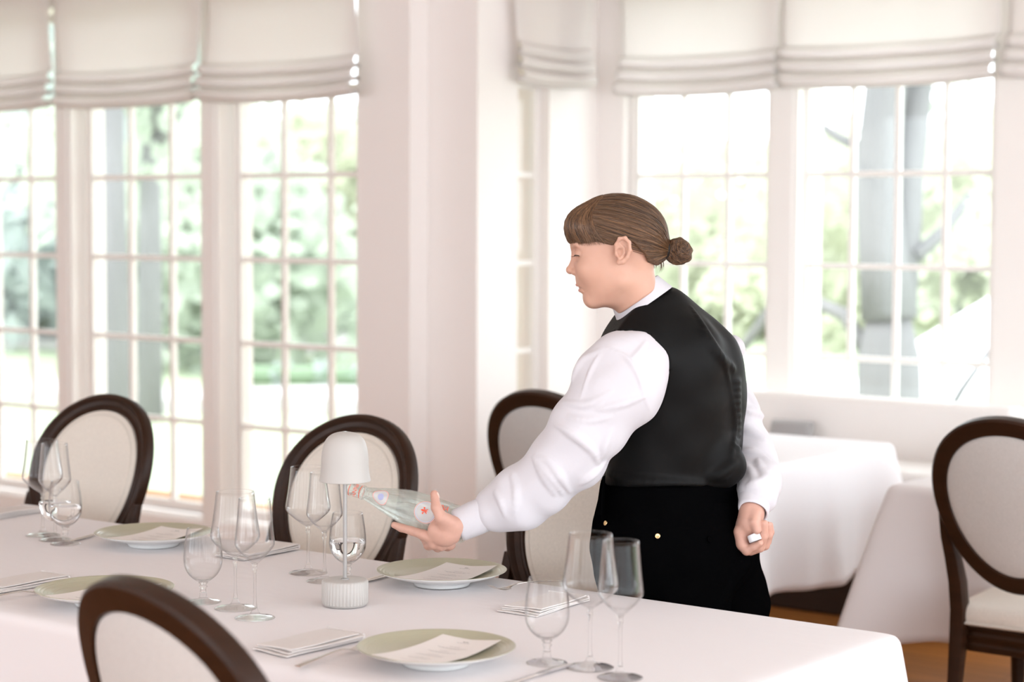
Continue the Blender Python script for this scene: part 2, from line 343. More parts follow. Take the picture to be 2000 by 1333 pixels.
# ------------------------------------------------------------------ tables and cloths
def table(name, x0, x1, y0, y1, label, ht=.752, ped=True):
    cx, cy = (x0+x1)/2, (y0+y1)/2; t = empty(name, (cx, cy, 0), label=label, cat='table')
    B().box(x0-cx+.012, x1-cx-.012, y0-cy+.012, y1-cy-.012, ht-.035, ht).obj('table_top', 'black', t, bevel=.004)
    xs = [0] if (x1-x0) < 1.3 else [-(x1-x0)/2+.6, (x1-x0)/2-.6]
    for x in xs:
        B().lathe([(.001, 0), (.27, 0), (.27, .02), (.12, .05), (.06, .09), (.06, ht-.05), (.12, ht-.036), (.001, ht-.036)], 28, (x, 0, 0)).obj('pedestal', 'black', t, auto=40)
    return t
def tablecloth(name, x0, x1, y0, y1, drop, m, label, seed=1, top=.76, waves=1.0, corner=.10, flare=.10, NX=None):
    rnd = random.Random(seed); cx, cy = (x0+x1)/2, (y0+y1)/2; hx, hy = (x1-x0)/2, (y1-y0)/2
    t0 = top
    step = .03; nx, ny = max(8, int(2*hx/step)), max(8, int(2*hy/step))
    per = [(-hx+2*hx*i/nx, -hy, 0, -1, i/nx) for i in range(nx)]+[(hx, -hy+2*hy*i/ny, 1, 0, i/ny) for i in range(ny)]+[(hx-2*hx*i/nx, hy, 0, 1, i/nx) for i in range(nx)]+[(-hx, hy-2*hy*i/ny, -1, 0, i/ny) for i in range(ny)]
    V = []; Fc = []; idx = {}
    for i in range(nx+1):
        for j in range(ny+1):
            x, y = -hx+2*hx*i/nx, -hy+2*hy*j/ny
            d = min(hx-abs(x), hy-abs(y)); z = t0+.0008*math.sin(x*9+y*3+seed)*min(1, d/.1)
            if d < 1e-6: z -= .002
            idx[(i, j)] = len(V); V.append((x, y, z))
    for i in range(nx):
        for j in range(ny): Fc.append((idx[(i, j)], idx[(i+1, j)], idx[(i+1, j+1)], idx[(i, j+1)]))
    def pidx(k):
        if k < nx: return idx[(k, 0)]
        k -= nx
        if k < ny: return idx[(nx, k)]
        k -= ny
        if k < nx: return idx[(nx-k, ny)]
        k -= nx
        return idx[(0, ny-k)]
    n = len(per); prev = [pidx(k) for k in range(n)]
    ph = [rnd.uniform(0, 6.28) for _ in range(6)]
    hs = [.004, .012, .03, .06, .1, .15, .2, .25, .3, .35, .4, .45]; hs = [h*drop/.45 if h > .03 else h for h in hs]
    for h in hs:
        cur = []
        for k, (x, y, ox, oy, t) in enumerate(per):
            cn = max(abs(x)/hx if hx else 0, 0)*0
            L_ = (2*hx if oy else 2*hy); dc = min(t, 1-t)*L_        # distance to corner
            c = math.exp(-(dc/.10)**2); c2 = math.exp(-(dc/.22)**2)
            s = (x if oy else y)
            wv = math.sin(s*13+ph[0])*.5+math.sin(s*23+ph[1])*.3+math.sin(s*37+ph[2])*.2
            g = h/drop
            o = .003+.010*min(1, h/.012)+flare*.35*h+waves*.028*g**1.2*wv*(1-c2)-waves*.006*g+flare*1.0*h*c2*.8
            dx, dy = ox, oy
            if t == 0:                                              # the corner itself pushes out diagonally
                pass
            # swing direction towards the diagonal near corners
            sgx, sgy = (1 if x > 0 else -1), (1 if y > 0 else -1)
            ddx, ddy = sgx*.707, sgy*.707
            vx, vy = lerp(dx, ddx, c), lerp(dy, ddy, c)
            o2 = o+corner*1.1*h*c
            zz = t0-h*(1+.10*c*g)-.004+(.015*math.sin(s*5+ph[3])*g)
            if dc > 0 or True:
                pull = .35*h*c2*(1-c)                               # cloth beside the cone tucks in
                if oy: px_, py_ = x+vx*o2*1.0, y+vy*(o2-pull)
                else: px_, py_ = x+vx*(o2-pull), y+vy*o2
            cur.append(len(V)); V.append((px_, py_, zz))
        for k in range(n): Fc.append((prev[k], cur[k], cur[(k+1) % n], prev[(k+1) % n]))
        prev = cur
    me_o = mesh(name, V, Fc, m, None, True)
    me_o.location = (cx, cy, 0)
    sb = me_o.modifiers.new('smooth', 'SUBSURF'); sb.levels = 1; sb.render_levels = 1
    so_ = me_o.modifiers.new('thickness', 'SOLIDIFY'); so_.thickness = .0012; so_.offset = -1
    return props(me_o, label, 'tablecloth')
TX0, TX1, TY0, TY1 = -5.2, -1.722, 2.528, 3.452
table('dining_table', TX0, TX1, TY0, TY1, 'long laid dining table in the foreground, hidden under its cloth')
tablecloth('tablecloth', TX0, TX1, TY0, TY1, .42, 'cloth', 'white cloth on the long laid table in front of the waiter', 3, waves=.7)
table('dining_table', -4.14, -3.255, 5.50, 6.46, 'small table behind the waiter, under a bare white cloth')
tablecloth('tablecloth', -4.14, -3.255, 5.50, 6.46, .43, 'cloth2', 'bare white cloth on the table just behind the waiter\'s back', 8, flare=.16, waves=1.0)
table('dining_table', -2.735, -1.80, 5.43, 6.42, 'small table at the right, in front of the rightmost oval chair')
tablecloth('tablecloth', -2.735, -1.80, 5.43, 6.42, .44, 'cloth', 'bare white cloth on the table the rightmost chair faces', 5, flare=.18, waves=.8, corner=.20)

# ------------------------------------------------------------------ oval back chairs
def egg(a, b, n=72, k=.115):
    return [(a*math.cos(t)*(1+k*math.sin(t)), b*math.sin(t)) for t in [2*PI*i/n for i in range(n)]]
def frame_ring(profile, a, b, n=72, k=.115):
    """sweep a (radial inset, depth) profile round an egg curve -> rings"""
    rings = []
    P0 = egg(a, b, n, k)
    for i in range(n):
        x, z = P0[i]; x2, z2 = P0[(i+1) % n]; x1, z1 = P0[i-1]
        tx, tz = x2-x1, z2-z1; l = math.hypot(tx, tz); nx, nz = -tz/l, tx/l     # inward normal
        if nx*x+nz*z > 0: nx, nz = -nx, -nz
        rings.append([(x+nx*r, y, z+nz*r) for (r, y) in profile])
    return rings
def make_chair():
    root = empty('dining_chair', (0, 0, 0))
    ZO, AA, BB = .806, .235, .256; tilt = R(17)
    Mt = Matrix.Translation((0, -.235, .45)) @ Matrix.Rotation(tilt, 4, 'X') @ Matrix.Translation((0, 0, -.45))
    def tb(o, k=True):
        for v in o.data.vertices: v.co.y += .035*(v.co.x/.245)**2
        o.data.transform(Mt); return o
    prof = [(0, -.016), (0, .010), (.004, .017), (.012, .021), (.018, .017), (.022, .013), (.034, .011), (.039, .015), (.045, .016), (.050, .010), (.050, -.012), (.046, -.018), (.006, -.021)]
    rings = frame_ring(prof, AA, BB); rings = [[(x, y, z+ZO) for x, y, z in r] for r in rings]
    b = B().loft(rings+[rings[0]], caps=False); tb(b.obj('back_frame', 'wood', root, auto=35))
    def pad(name, sgn, dome, m, a, bz, y0):
        bb = B(); rg = []
        E = egg(a, bz, 56)
        for s, h in ((1, 0), (.985, .35), (.95, .6), (.85, .8), (.65, .93), (.4, .98), (.15, 1.0)):
            rg.append([(x*s, sgn*(y0+dome*h), z*s+ZO) for x, z in E])
        bb.loft(rg, caps=True); return tb(bb.obj(name, m, root, auto=60))
    bp = pad('backrest', 1, .022, 'linen', AA-.049, BB-.049, .006)
    pad('back_panel', -1, .008, 'linen_back', AA-.046, BB-.046, .010)
    pr = frame_ring([(.0035*math.cos(a), .0035*math.sin(a)) for a in [2*PI*i/8 for i in range(8)]], AA-.054, BB-.054)
    bb = B(); pr = [[(x, y+.012, z+ZO) for x, y, z in r] for r in pr]; bb.loft(pr+[pr[0]], caps=False)
    pr = frame_ring([(.003*math.cos(a), .003*math.sin(a)) for a in [2*PI*i/8 for i in range(8)]], AA-.066, BB-.066)
    pr = [[(x, y+.020, z+ZO) for x, y, z in r] for r in pr]; bb.loft(pr+[pr[0]], caps=False)
    o = tb(bb.obj('piping', 'piping', None, smooth=True)); o.parent = bp
    for s in (-1, 1):                        # rear upright and leg in one sweeping post
        pts = [(s*.218, .03, .75), (s*.215, .03, .68), (s*.204, .026, .62), (s*.196, .02, .55), (s*.194, .008, .47)]
        pts = [tuple(Mt @ Vector(p)) for p in pts]
        pts += [(s*.195, -.235, .40), (s*.196, -.25, .28), (s*.20, -.285, .12), (s*.203, -.315, 0)]
        rg = []
        for i, p in enumerate(pts):
            w = [.012, .017, .020, .021, .022, .022, .019, .016, .014][i]; dp = [.014, .017, .022, .026, .026, .024, .019, .016, .014][i]
            rg.append([(p[0]+w*math.cos(a)*(1/max(abs(math.cos(a)), abs(math.sin(a))))**.6, p[1]+dp*math.sin(a)*(1/max(abs(math.cos(a)), abs(math.sin(a))))**.6, p[2]) for a in [2*PI*j/16 for j in range(16)]])
        B().loft(rg).obj('rear_leg', 'wood', root, auto=50)
    # seat rail and cushion: rounded trapezoid
    def tz(front, rear, y0, y1, r=.05, n=7, rf=.09):
        P_ = []
        cs = [((rear/2-r, y0+r), r, 270), ((front/2-rf, y1-rf), rf, 0), ((-(front/2-rf), y1-rf), rf, 90), ((-(rear/2-r), y0+r), r, 180)]
        for (c, rr, a0) in cs:
            for i in range(n): a = R(a0+90*i/(n-1)); P_.append((c[0]+rr*math.cos(a), c[1]+rr*math.sin(a)))
        return P_
    def stack(name, levels, m, par):
        rg = []
        for (z, g, dome) in levels:
            rg.append([(x, y, z) for x, y in tz(.50+g, .43+g, -.235-g/2, .245+g/2)])
        bb = B().loft(rg); return bb.obj(name, m, par, auto=50)
    stack('seat_rail', [(.355, -.03, 0), (.357, -.018, 0), (.372, -.014, 0), (.376, -.022, 0), (.385, -.022, 0), (.390, -.014, 0), (.400, -.012, 0), (.404, -.020, 0), (.418, -.018, 0), (.422, -.008, 0), (.428, -.008, 0)], 'wood', root)
    L_ = []
    for i in range(9): a = R(90*i/8); L_.append((.455+.035*math.sin(a), -.004+.016*math.cos(a)-.10*(1-math.cos(a))*0-.05*(i/8)**3, 0))
    st = stack('seat', [(.428, -.012, 0), (.434, .006, 0)]+L_+[(.497, -.16, 0), (.501, -.30, 0)], 'linen', root)
    rg = tz(.515, .445, -.242, .252)
    o = B().tube([(x, y, .437) for x, y in rg]+[(rg[0][0], rg[0][1], .437)], .004, 8, caps=False).obj('piping', 'piping', st, smooth=True)
    for s in (-1, 1):                        # turned and fluted front legs
        wob = lambda a, z: 1+(.05*math.cos(a*10) if .05 < z < .28 else 0)
        B().lathe([(.001, 0), (.012, 0), (.014, .01), (.013, .04), (.0215, .27), (.024, .285), (.017, .295), (.026, .305), (.026, .315), (.02, .322), (.024, .33), (.024, .37), (.001, .37)], 40, (s*.205, .20, 0), wob).obj('front_leg', 'wood', root, auto=45)
    return root
GC = 'oval-back dining chairs'
chairs = [((215, 772), 182, 'dark-framed oval-back chair behind the far left glasses, by the left windows'),
          ((711, 812), 180, 'dark-framed oval-back chair right behind the small table lamp'),
          ((1192, 851), 180, 'dark-framed oval-back chair beside the waiter, half hidden by the outstretched sleeve'),
          ((1050, 762), 1, 'dark-framed oval-back chair farther off, its top showing above the outstretched sleeve'),
          ((1962, 815), 0, 'dark-framed oval-back chair at the right picture edge, seen from behind'),
          ((270, 1130), -9, 'blurred dark-framed oval-back chair in the bottom left foreground, seen from behind')]
proto = None
for (x, y), a, lab in chairs:
    P = at_z(x, y, 1.035); x, y = P[0]-.40*math.sin(R(a)), P[1]+.40*math.cos(R(a))
    if proto is None: proto = c = make_chair()
    else: c = copy_tree(proto)
    c.location = (x, y, 0); c.rotation_euler = (0, 0, R(a)); props(c, lab, 'chair', GC)
# ------------------------------------------------------------------ outside: lawn, paths, trees
GZ = -.6
def gmat(name, col, var, rough=.9): return mat(name, col, rough, spec=.1, var=var)
M['grass'] = gmat('lawn_grass', (.36, .41, .29), (1.3, .22))
M['gravel'] = gmat('pale_drive', (.50, .48, .47), (3, .08))
M['bark'] = mat('grey_bark', (.235, .23, .235), .9, spec=.1, var=(2.5, .3, (1, 1, .35)), bump=[(9, .6, .03, (1, 1, .25))])
M['hedge'] = gmat('hedge_green', (.20, .27, .18), (4, .3))
M['carw'] = mat('white_car_paint', (.85, .86, .88), .2, coat=.5)
M['cglass'] = mat('dark_car_glass', (.05, .06, .07), .1)
M['stone'] = mat('pale_house_siding', (.80, .76, .74), .8)
M['roof'] = mat('grey_roof', (.42, .42, .44), .8)
def leafmat(name, c1, c2):
    m = D.materials.new(name); m.use_nodes = True; N, L = m.node_tree.nodes, m.node_tree.links; b = N['Principled BSDF']; out = N['Material Output']
    tc = N.new('ShaderNodeTexCoord'); nz = N.new('ShaderNodeTexNoise'); nz.inputs['Scale'].default_value = 1.1; nz.inputs['Detail'].default_value = 3
    L.new(tc.outputs['Object'], nz.inputs[0]); mx = N.new('ShaderNodeMix'); mx.data_type = 'RGBA'
    mx.inputs['A'].default_value = (*c1, 1); mx.inputs['B'].default_value = (*c2, 1); L.new(nz.outputs['Fac'], mx.inputs['Factor'])
    L.new(mx.outputs['Result'], b.inputs['Base Color']); b.inputs['Roughness'].default_value = .7
    t = N.new('ShaderNodeBsdfTranslucent'); L.new(mx.outputs['Result'], t.inputs[0])
    ms = N.new('ShaderNodeMixShader'); ms.inputs[0].default_value = .5; L.new(b.outputs[0], ms.inputs[1]); L.new(t.outputs[0], ms.inputs[2]); L.new(ms.outputs[0], out.inputs[0])
    return m
M['leaf_a'] = leafmat('hazed_sage_leaves', (.40, .45, .38), (.62, .67, .57))  # leaf colours paled and desaturated to carry the haze outdoors
M['leaf_b'] = leafmat('hazed_yellow_green_leaves', (.40, .43, .32), (.62, .63, .49))
M['leaf_c'] = leafmat('hazed_blue_green_leaves', (.36, .41, .40), (.58, .63, .60))
bb = B(); n = 24
V = [(-70+6*i, 7.9+(5.2*j if j else 0), GZ+.08*math.sin(i*.9+j)*(j > 0)) for j in range(n) for i in range(n)]
bb.add(V, [(j*n+i, j*n+i+1, (j+1)*n+i+1, (j+1)*n+i) for j in range(n-1) for i in range(n-1)])
o = bb.obj('ground', 'grass', smooth=True); o['kind'] = 'structure'
def strip(name, P0, P1, w, m):
    """flat band on the ground between two far points"""
    P0, P1 = np.array(P0[:2]), np.array(P1[:2]); d = (P1-P0)/np.linalg.norm(P1-P0); nn = np.array([-d[1], d[0]]); bb = B(); rg = []
    for i in range(13):
        c = lerp(P0, P1, i/12)+nn*.5*math.sin(i*.8)
        z = GZ+.14
        rg.append([(c[0]-nn[0]*w/2, c[1]-nn[1]*w/2, z-.2), (c[0]-nn[0]*w/2, c[1]-nn[1]*w/2, z), (c[0]+nn[0]*w/2, c[1]+nn[1]*w/2, z), (c[0]+nn[0]*w/2, c[1]+nn[1]*w/2, z-.2)])
    bb.loft(rg); o = bb.obj(name, m); return o
gz = lambda x, y: at_z(x, y, GZ)
props(strip('garden_path', gz(-60, 775), gz(760, 800), 1.6, 'gravel'), 'pale path crossing the lawn behind the left windows', 'path')
props(strip('driveway', gz(-60, 668), gz(900, 672), 5, 'gravel'), 'pale driveway far out across the lawn, under the parked car', 'driveway')
def crown(bb, c, r, n, size, rnd, squash=.8):
    for _ in range(n):
        v = Vector((rnd.gauss(0, 1), rnd.gauss(0, 1), rnd.gauss(0, 1))); v.normalize(); k = rnd.random()**.4
        p = (c[0]+v.x*r*k, c[1]+v.y*r*k, c[2]+v.z*r*k*squash)
        a = Vector((rnd.gauss(0, 1), rnd.gauss(0, 1), rnd.gauss(0, 1))).normalized(); b_ = a.orthogonal().normalized()*size*rnd.uniform(.6, 1.3); a = a*size*rnd.uniform(.6, 1.3)
        P = Vector(p); bb.add([P-a, P-b_*.6, P+a, P+b_*.6], [(0, 1, 2, 3)])
def tree(x, y, h, r, m, seed, label, trunk=.16, nb=9, leaf=.17, low=.25, n=230, group=None, cat='tree', kind='tree', dens=1):
    rnd = random.Random(seed); t = empty(kind, (x, y, GZ), label=label, cat=cat, group=group)
    tk = B().tube([(0, 0, 0), (.05*h*rnd.uniform(-.3, .3), 0, h*.35), (.05*h*rnd.uniform(-.5, .5), .05, h*.75)], [trunk*1.2, trunk, trunk*.45], 12)
    for k in range(4):
        a = rnd.uniform(0, 6.28); z = h*rnd.uniform(low+.1, .6)
        tk.tube([(0, 0, z-.1*h), (math.cos(a)*r*.35, math.sin(a)*r*.35, z+.06*h), (math.cos(a)*r*.7, math.sin(a)*r*.7, z+.2*h)], [trunk*.5, trunk*.3, trunk*.12], 7)
    tk.obj('trunk', 'bark', t, smooth=True)
    bb = B()
    for k in range(nb):
        a = rnd.uniform(0, 6.28); q = r*rnd.uniform(.1, .75); z = h*rnd.uniform(low, .92)
        crown(bb, (math.cos(a)*q, math.sin(a)*q, z), r*rnd.uniform(.4, .6), int(n*dens), leaf, rnd)
    bb.obj('foliage', m, t, smooth=False)
    return t
FG = 'garden trees beyond the windows'
specs = [  # px, D, top_y, radius, material, label
    (20, 34, 160, 4.2, 'leaf_c', 'blue-green tree beyond the window at the left picture edge'),
    (150, 42, 120, 4.5, 'leaf_a', 'sage green tree beyond the left post, between the first and second windows'),
    (345, 30, 180, 3.0, 'leaf_a', 'loose green tree right of the grey trunk behind the second window'),
    (500, 40, 262, 3.6, 'leaf_a', 'rounded green tree behind the left half of the third window'),
    (610, 36, 300, 3.0, 'leaf_b', 'low yellow-green tree behind the middle of the third window'),
    (720, 44, 255, 3.8, 'leaf_c', 'pale green tree partly hidden by the corner pier'),
    (1290, 46, 360, 4.2, 'leaf_b', 'hazy yellow-green tree behind the waiter\'s head and bun'),
    (1450, 38, 370, 3.2, 'leaf_b', 'soft green tree behind the right half of the window next to the waiter'),
    (1610, 42, 350, 3.2, 'leaf_b', 'yellow-green tree to the left of the big forked trunk'),
    (1890, 34, 300, 3.4, 'leaf_b', 'bright green tree to the right of the big forked trunk'),
    (2010, 46, 250, 4.5, 'leaf_a', 'sage green tree at the right picture edge'),
]
for i, (px, dd, ty, r, m, lab) in enumerate(specs):
    P = at_d(px, 430, dd); top = HC+(430-ty)*dd/FPX; h = top-GZ
    tree(P[0], P[1], h, r, m, 20+i, lab, group=FG, leaf=.16+.0022*dd, n=210 if px < 1000 else 165, nb=13 if px < 1000 else 10, low=.22)
P = at_d(225, 700, 15.5)
tree(P[0], P[1], 7.5, 2.1, 'leaf_c', 3, 'tall grey tree trunk standing close behind the second window from the left', trunk=.125, group=FG, low=.42, nb=9, n=170, leaf=.12)
P = at_d(292, 700, 21)
tree(P[0], P[1], 6.5, 2.4, 'leaf_a', 5, 'thinner dark leaning trunk right beside the tall grey one', trunk=.12, group=FG, low=.36, nb=8, n=200, leaf=.14)
# the big forked tree in front of the right windows
Dk = 13.0; base = at_d(1745, 700, Dk); t = empty('forked_tree', (base[0], base[1], GZ), label='large grey tree with a forked trunk just outside the right window', cat='tree')
def loc(x, y, d=Dk): return tuple(at_d(x, y, d)-np.array([base[0], base[1], GZ]))
bb = B()
sc = Dk/FPX
bb.tube([loc(1742, 1060), loc(1738, 900), loc(1736, 700), loc(1735, 560)], [70*sc, 66*sc, 62*sc, 30*sc], 20)
bb.tube([loc(1738, 620), loc(1722, 480), loc(1712, 330), loc(1728, 180), loc(1740, 0), loc(1730, -300)], [56*sc, 46*sc, 42*sc, 40*sc, 34*sc, 20*sc], 16)
bb.tube([loc(1750, 620, Dk+.1), loc(1768, 470, Dk+.1), loc(1776, 330, Dk+.15), loc(1793, 180, Dk+.2), loc(1815, 0, Dk+.3), loc(1850, -300, Dk+.5)], [40*sc, 30*sc, 30*sc, 28*sc, 24*sc, 15*sc], 16)
bb.obj('trunk', 'bark', t, smooth=True)
bb = B()
for pts, rr in [([(1700, 300), (1640, 270), (1575, 225), (1480, 160)], 11), ([(1790, 500), (1840, 455), (1900, 380), (1990, 330)], 15), ([(1700, 700), (1650, 615), (1590, 590), (1500, 610), (1445, 690)], 16),
                ([(1800, 900), (1880, 760), (1950, 660)], 10), ([(1800, 150), (1880, 60), (1960, -60)], 12), ([(1710, 150), (1640, 40), (1560, -60)], 12)]:
    P = [loc(x, y, Dk+.12*i) for i, (x, y) in enumerate(pts)]; bb.tube(P, [rr*sc*(1-.5*i/len(P)) for i in range(len(P))], 10)
bb.obj('branch', 'bark', t, smooth=True)
bb = B(); rnd = random.Random(9)
for x, y, r in [(1500, -150, .9), (1640, -260, 1.0), (1850, -250, 1.1), (1990, -120, .9), (1450, 560, .28), (1880, 480, .25), (1960, 420, .4), (1600, 660, .22)]:
    crown(bb, loc(x, y, Dk+rnd.uniform(-.5, .8)), r, 200 if r > .5 else 60, .07, rnd)
bb.obj('foliage', 'leaf_b', t, smooth=False)
# parked car, clipped hedge, garden fence, neighbouring house
P = gz(528, 662); a = math.atan2(aR[1], aR[0])+.25
car = empty('parked_car', (P[0], P[1], GZ+.14), a, label='small white car parked far out on the drive, seen through the third window', cat='car')
body = [(-2.1, .35), (-2.1, .75), (-1.9, .9), (-1.15, .98), (-.6, 1.42), (.7, 1.45), (1.25, 1.0), (1.95, .9), (2.1, .7), (2.1, .35)]
bb = B(); bb.loft([[(x*.97, -.85, z) for x, z in body], [(x, -.8, z) for x, z in body], [(x, .8, z) for x, z in body], [(x*.97, .85, z) for x, z in body]]); bb.obj('body', 'carw', car, bevel=.05)
for s in (-1, 1):
    B().loft([[(x, s*.80, z) for x, z in [(-1.0, .98), (-.55, 1.36), (.65, 1.38), (1.05, 1.0)]], [(x, s*.86, z) for x, z in [(-1.0, .98), (-.55, 1.36), (.65, 1.38), (1.05, 1.0)]]]).obj('side_window', 'cglass', car)
    for x in (-1.3, 1.35):
        B().tube([(x, s*.62, .32), (x, s*.88, .32)], .32, 20).obj('wheel', 'black', car, auto=40)
def hedge(x0, y0, x1, y1, h, w, m, label, cat, name, seed):
    P0, P1 = gz(x0, y0), gz(x1, y1); rnd = random.Random(seed); t = empty(name, tuple(P0), label=label, cat=cat)
    d = P1-P0; Ln = float(np.linalg.norm(d)); bb = B(); bb.tube([(0, 0, h*.45), tuple(d*.5+np.array([0, 0, h*.45])), tuple(d+np.array([0, 0, h*.45]))], h*.42, 8); bb.obj('woody_core', m, t)
    bb = B()
    for i in range(int(Ln/.5)): crown(bb, tuple(d*(i+.5)/int(Ln/.5)+np.array([0, 0, h*.5])), h*.62, 40, .09, rnd, 1)
    bb.obj('foliage', 'leaf_c', t, smooth=False); return t
hedge(430, 752, 900, 757, .30, .4, 'hedge', 'low dark clipped hedge across the lawn behind the third window', 'hedge', 'clipped_hedge', 2)
hedge(-80, 655, 200, 660, 1.3, .6, 'hedge', 'taller dark hedge behind the window at the left picture edge', 'hedge', 'clipped_hedge', 4)
P = at_d(2075, 700, 17); hs = empty('garden_shed', (P[0], P[1], GZ-.55), math.atan2(aR[1], aR[0])+.2, label='pale shed with a sloping white roof low behind the right window, beside the trunk', cat='shed')
B().box(-1.2, 2.5, 0, 2.5, 0, 1.1).obj('wall', 'stone', hs)
B().add([(-1.6, -.1, .75), (-1.6, 2.6, .75), (.6, 2.6, 2.0), (.6, -.1, 2.0), (-1.6, -.1, .68), (-1.6, 2.6, .68), (.6, 2.6, 1.93), (.6, -.1, 1.93), (2.8, -.1, .75), (2.8, 2.6, .75), (2.8, 2.6, .68), (2.8, -.1, .68)],
        [(0, 1, 2, 3), (7, 6, 5, 4), (0, 3, 7, 4), (2, 1, 5, 6), (1, 0, 4, 5), (3, 2, 9, 8), (11, 10, 6, 7), (8, 9, 10, 11), (3, 8, 11, 7), (9, 2, 6, 10)]).obj('roof', 'carw', hs)

# ------------------------------------------------------------------ things on the long table
TZ = .7615
def lathe_o(name, prof, m, parent, n=48, wob=None, auto=None):
    return B().lathe(prof, n, wob=wob).obj(name, m, parent, smooth=True, auto=auto)
def glass_proto(kind):
    root = empty(kind, (0, 0, 0))
    if kind == 'wine_glass': H, foot, bw, b0, rim, wide = .238, .041, .050, .103, .0385, .147
    elif kind == 'white_wine_glass': H, foot, bw, b0, rim, wide = .238, .038, .0395, .106, .0315, .148
    else: H, foot, bw, b0, rim, wide = .153, .035, .0400, .040, .033, .082
    st = .0042 if kind != 'water_goblet' else .0062
    if kind == 'water_goblet':
        outer = [(0, b0), (.008, b0+.002), (.018, b0+.007), (.030, b0+.018), (.0375, b0+.032), (bw, b0+.046), (.0398, b0+.06), (.0385, b0+.075), (.0362, b0+.092), (rim, H)]
    else:
        r = bw
        outer = [(0, b0), (.006, b0+.003), (r*.32, b0+.009), (r*.66, b0+.022), (r*.93, b0+.035), (r, wide), (r*.985, wide+.010), (lerp(r, rim, .35), wide+.030), (lerp(r, rim, .7), wide+.060), (rim, H)]
    # smooth the profile by Catmull-Rom
    def cr(P, k=4):
        P = [P[0]]+P+[P[-1]]; out = []
        for i in range(1, len(P)-2):
            p0, p1, p2, p3 = map(np.array, P[i-1:i+3])
            for j in range(k):
                t = j/k; out.append(tuple(.5*((2*p1)+(-p0+p2)*t+(2*p0-5*p1+4*p2-p3)*t*t+(-p0+3*p1-3*p2+p3)*t**3)))
        return out+[tuple(P[-1])]
    oc = cr(outer); inn = [(max(0, r-.0011), z+(.0025 if r < .02 else .0008*0)) for r, z in oc[1:]][::-1]
    lathe_o('bowl', oc+[(oc[-1][0]-.0006, H+.0005)]+inn[:-1]+[(0, b0+.0045)], 'bowl', root, 56)
    foot_p = cr([(0, 0), (foot*.97, 0), (foot, .0012), (foot*.9, .0026), (foot*.55, .0048), (foot*.25, .0095), (st*1.15, .020)], 4)
    lathe_o('foot', foot_p+[(0, .020)], 'bowl', root, 56)
    if kind == 'water_goblet': sp = cr([(0, .0198), (st*1.1, .0202), (st, .027), (st*1.5, .032), (st*1.1, .036), (st*1.7, b0+.0012), (0, b0+.0022)])
    else: sp = cr([(0, .0198), (st*1.1, .0202), (st*.85, .032), (st*.75, .055), (st*.85, b0-.016), (st*1.35, b0-.008), (st*1.0, b0-.003), (st*1.5, b0+.0025), (0, b0+.004)])
    lathe_o('stem', sp, 'crystal', root, 28)
    return root
PROT = {}
def stand(kind, x, y, label, cat, group, water=False):
    P = at_z(x, y, .76)
    if kind not in PROT: g = PROT[kind] = glass_proto(kind)
    else: g = copy_tree(PROT[kind])
    g.location = (P[0], P[1], TZ); props(g, label, cat, group)
    return g
GW, GG = 'stemmed wine glasses on the long table', 'short-stemmed water goblets on the long table'
glist = [('wine_glass', 84, 1047, 'large wine glass at the far left of the table, left of the pair there', GW),
         ('white_wine_glass', 108, 1056, 'slimmer wine glass at the far left, directly behind the half-full water goblet', GW),
         ('wine_glass', 460, 1190, 'large wine glass in the middle left group, left of the two tall ones', GW),
         ('white_wine_glass', 498, 1209, 'slimmer wine glass nearest the camera in the middle left group', GW),
         ('wine_glass', 602, 1121, 'large wine glass left of the small lamp, in front of the oval chair', GW),
         ('white_wine_glass', 634, 1137, 'slimmer wine glass touching the lamp\'s left side from behind', GW),
         ('wine_glass', 1152, 1306, 'large wine glass in the right front group, between goblet and slimmer glass', GW),
         ('white_wine_glass', 1211, 1326, 'slimmer wine glass in the right front group, nearest the table end', GW),
         ('water_goblet', 128, 1064, 'half-full water goblet at the far left of the table', GG),
         ('water_goblet', 397, 1178, 'empty water goblet in the middle left group, above the foreground chair', GG),
         ('water_goblet', 679, 1140, 'half-full water goblet just behind the small lamp', GG),
         ('water_goblet', 1068, 1297, 'empty water goblet at the left of the right front group', GG)]
for k, x, y, lab, g in sorted(glist, key=lambda t: 'half-full' in t[3]):
    o = stand(k, x, y, lab, 'wine glass' if 'wine' in k else 'water glass', g)
    if 'half-full' in lab:
        prof = [(0, .0452), (.012, .0475), (.022, .0535), (.032, .066), (.0365, .078), (.0386, .088), (.0386, .0935), (.0380, .0941), (0, .0937)]
        lathe_o('water', prof, 'water', o, 48)

def cr3(P, k=5):
    P = [np.array(p, float) for p in P]; P = [P[0]]+P+[P[-1]]; out = []
    for i in range(1, len(P)-2):
        p0, p1, p2, p3 = P[i-1:i+3]
        for j in range(k):
            t = j/k; out.append(.5*((2*p1)+(-p0+p2)*t+(2*p0-5*p1+4*p2-p3)*t*t+(-p0+3*p1-3*p2+p3)*t**3))
    return out+[P[-1]]
# small cordless lamp
P = at_z(674, 1183, .76); lamp = empty('table_lamp', (P[0], P[1], TZ), label='small off-white cordless table lamp with a bell shade and ribbed base', cat='lamp')
nr = 40; wob = lambda a, z: 1+(.028*abs(math.sin(a*nr/2))-.014 if .003 < z < .050 else -.012)
B().lathe([(0, 0), (.044, 0), (.046, .003), (.0470, .0045), (.0470, .0490), (.0455, .0515), (.042, .0525), (0, .0525)], 320, wob=wob).obj('base', 'lampw', lamp, auto=50)
B().lathe([(0, .0525), (.008, .0525), (.008, .0545), (.0042, .056), (.0042, .262), (.012, .268), (.012, .275), (0, .275)], 28).obj('pole', 'lampm', lamp, auto=40)
shp_ = [(.0525, .2560), (.0530, .2562), (.0512, .264), (.0495, .275), (.0485, .290), (.0478, .305), (.0455, .322), (.0400, .338), (.0300, .349), (.0170, .3545), (.0045, .3560), (0, .3560)]
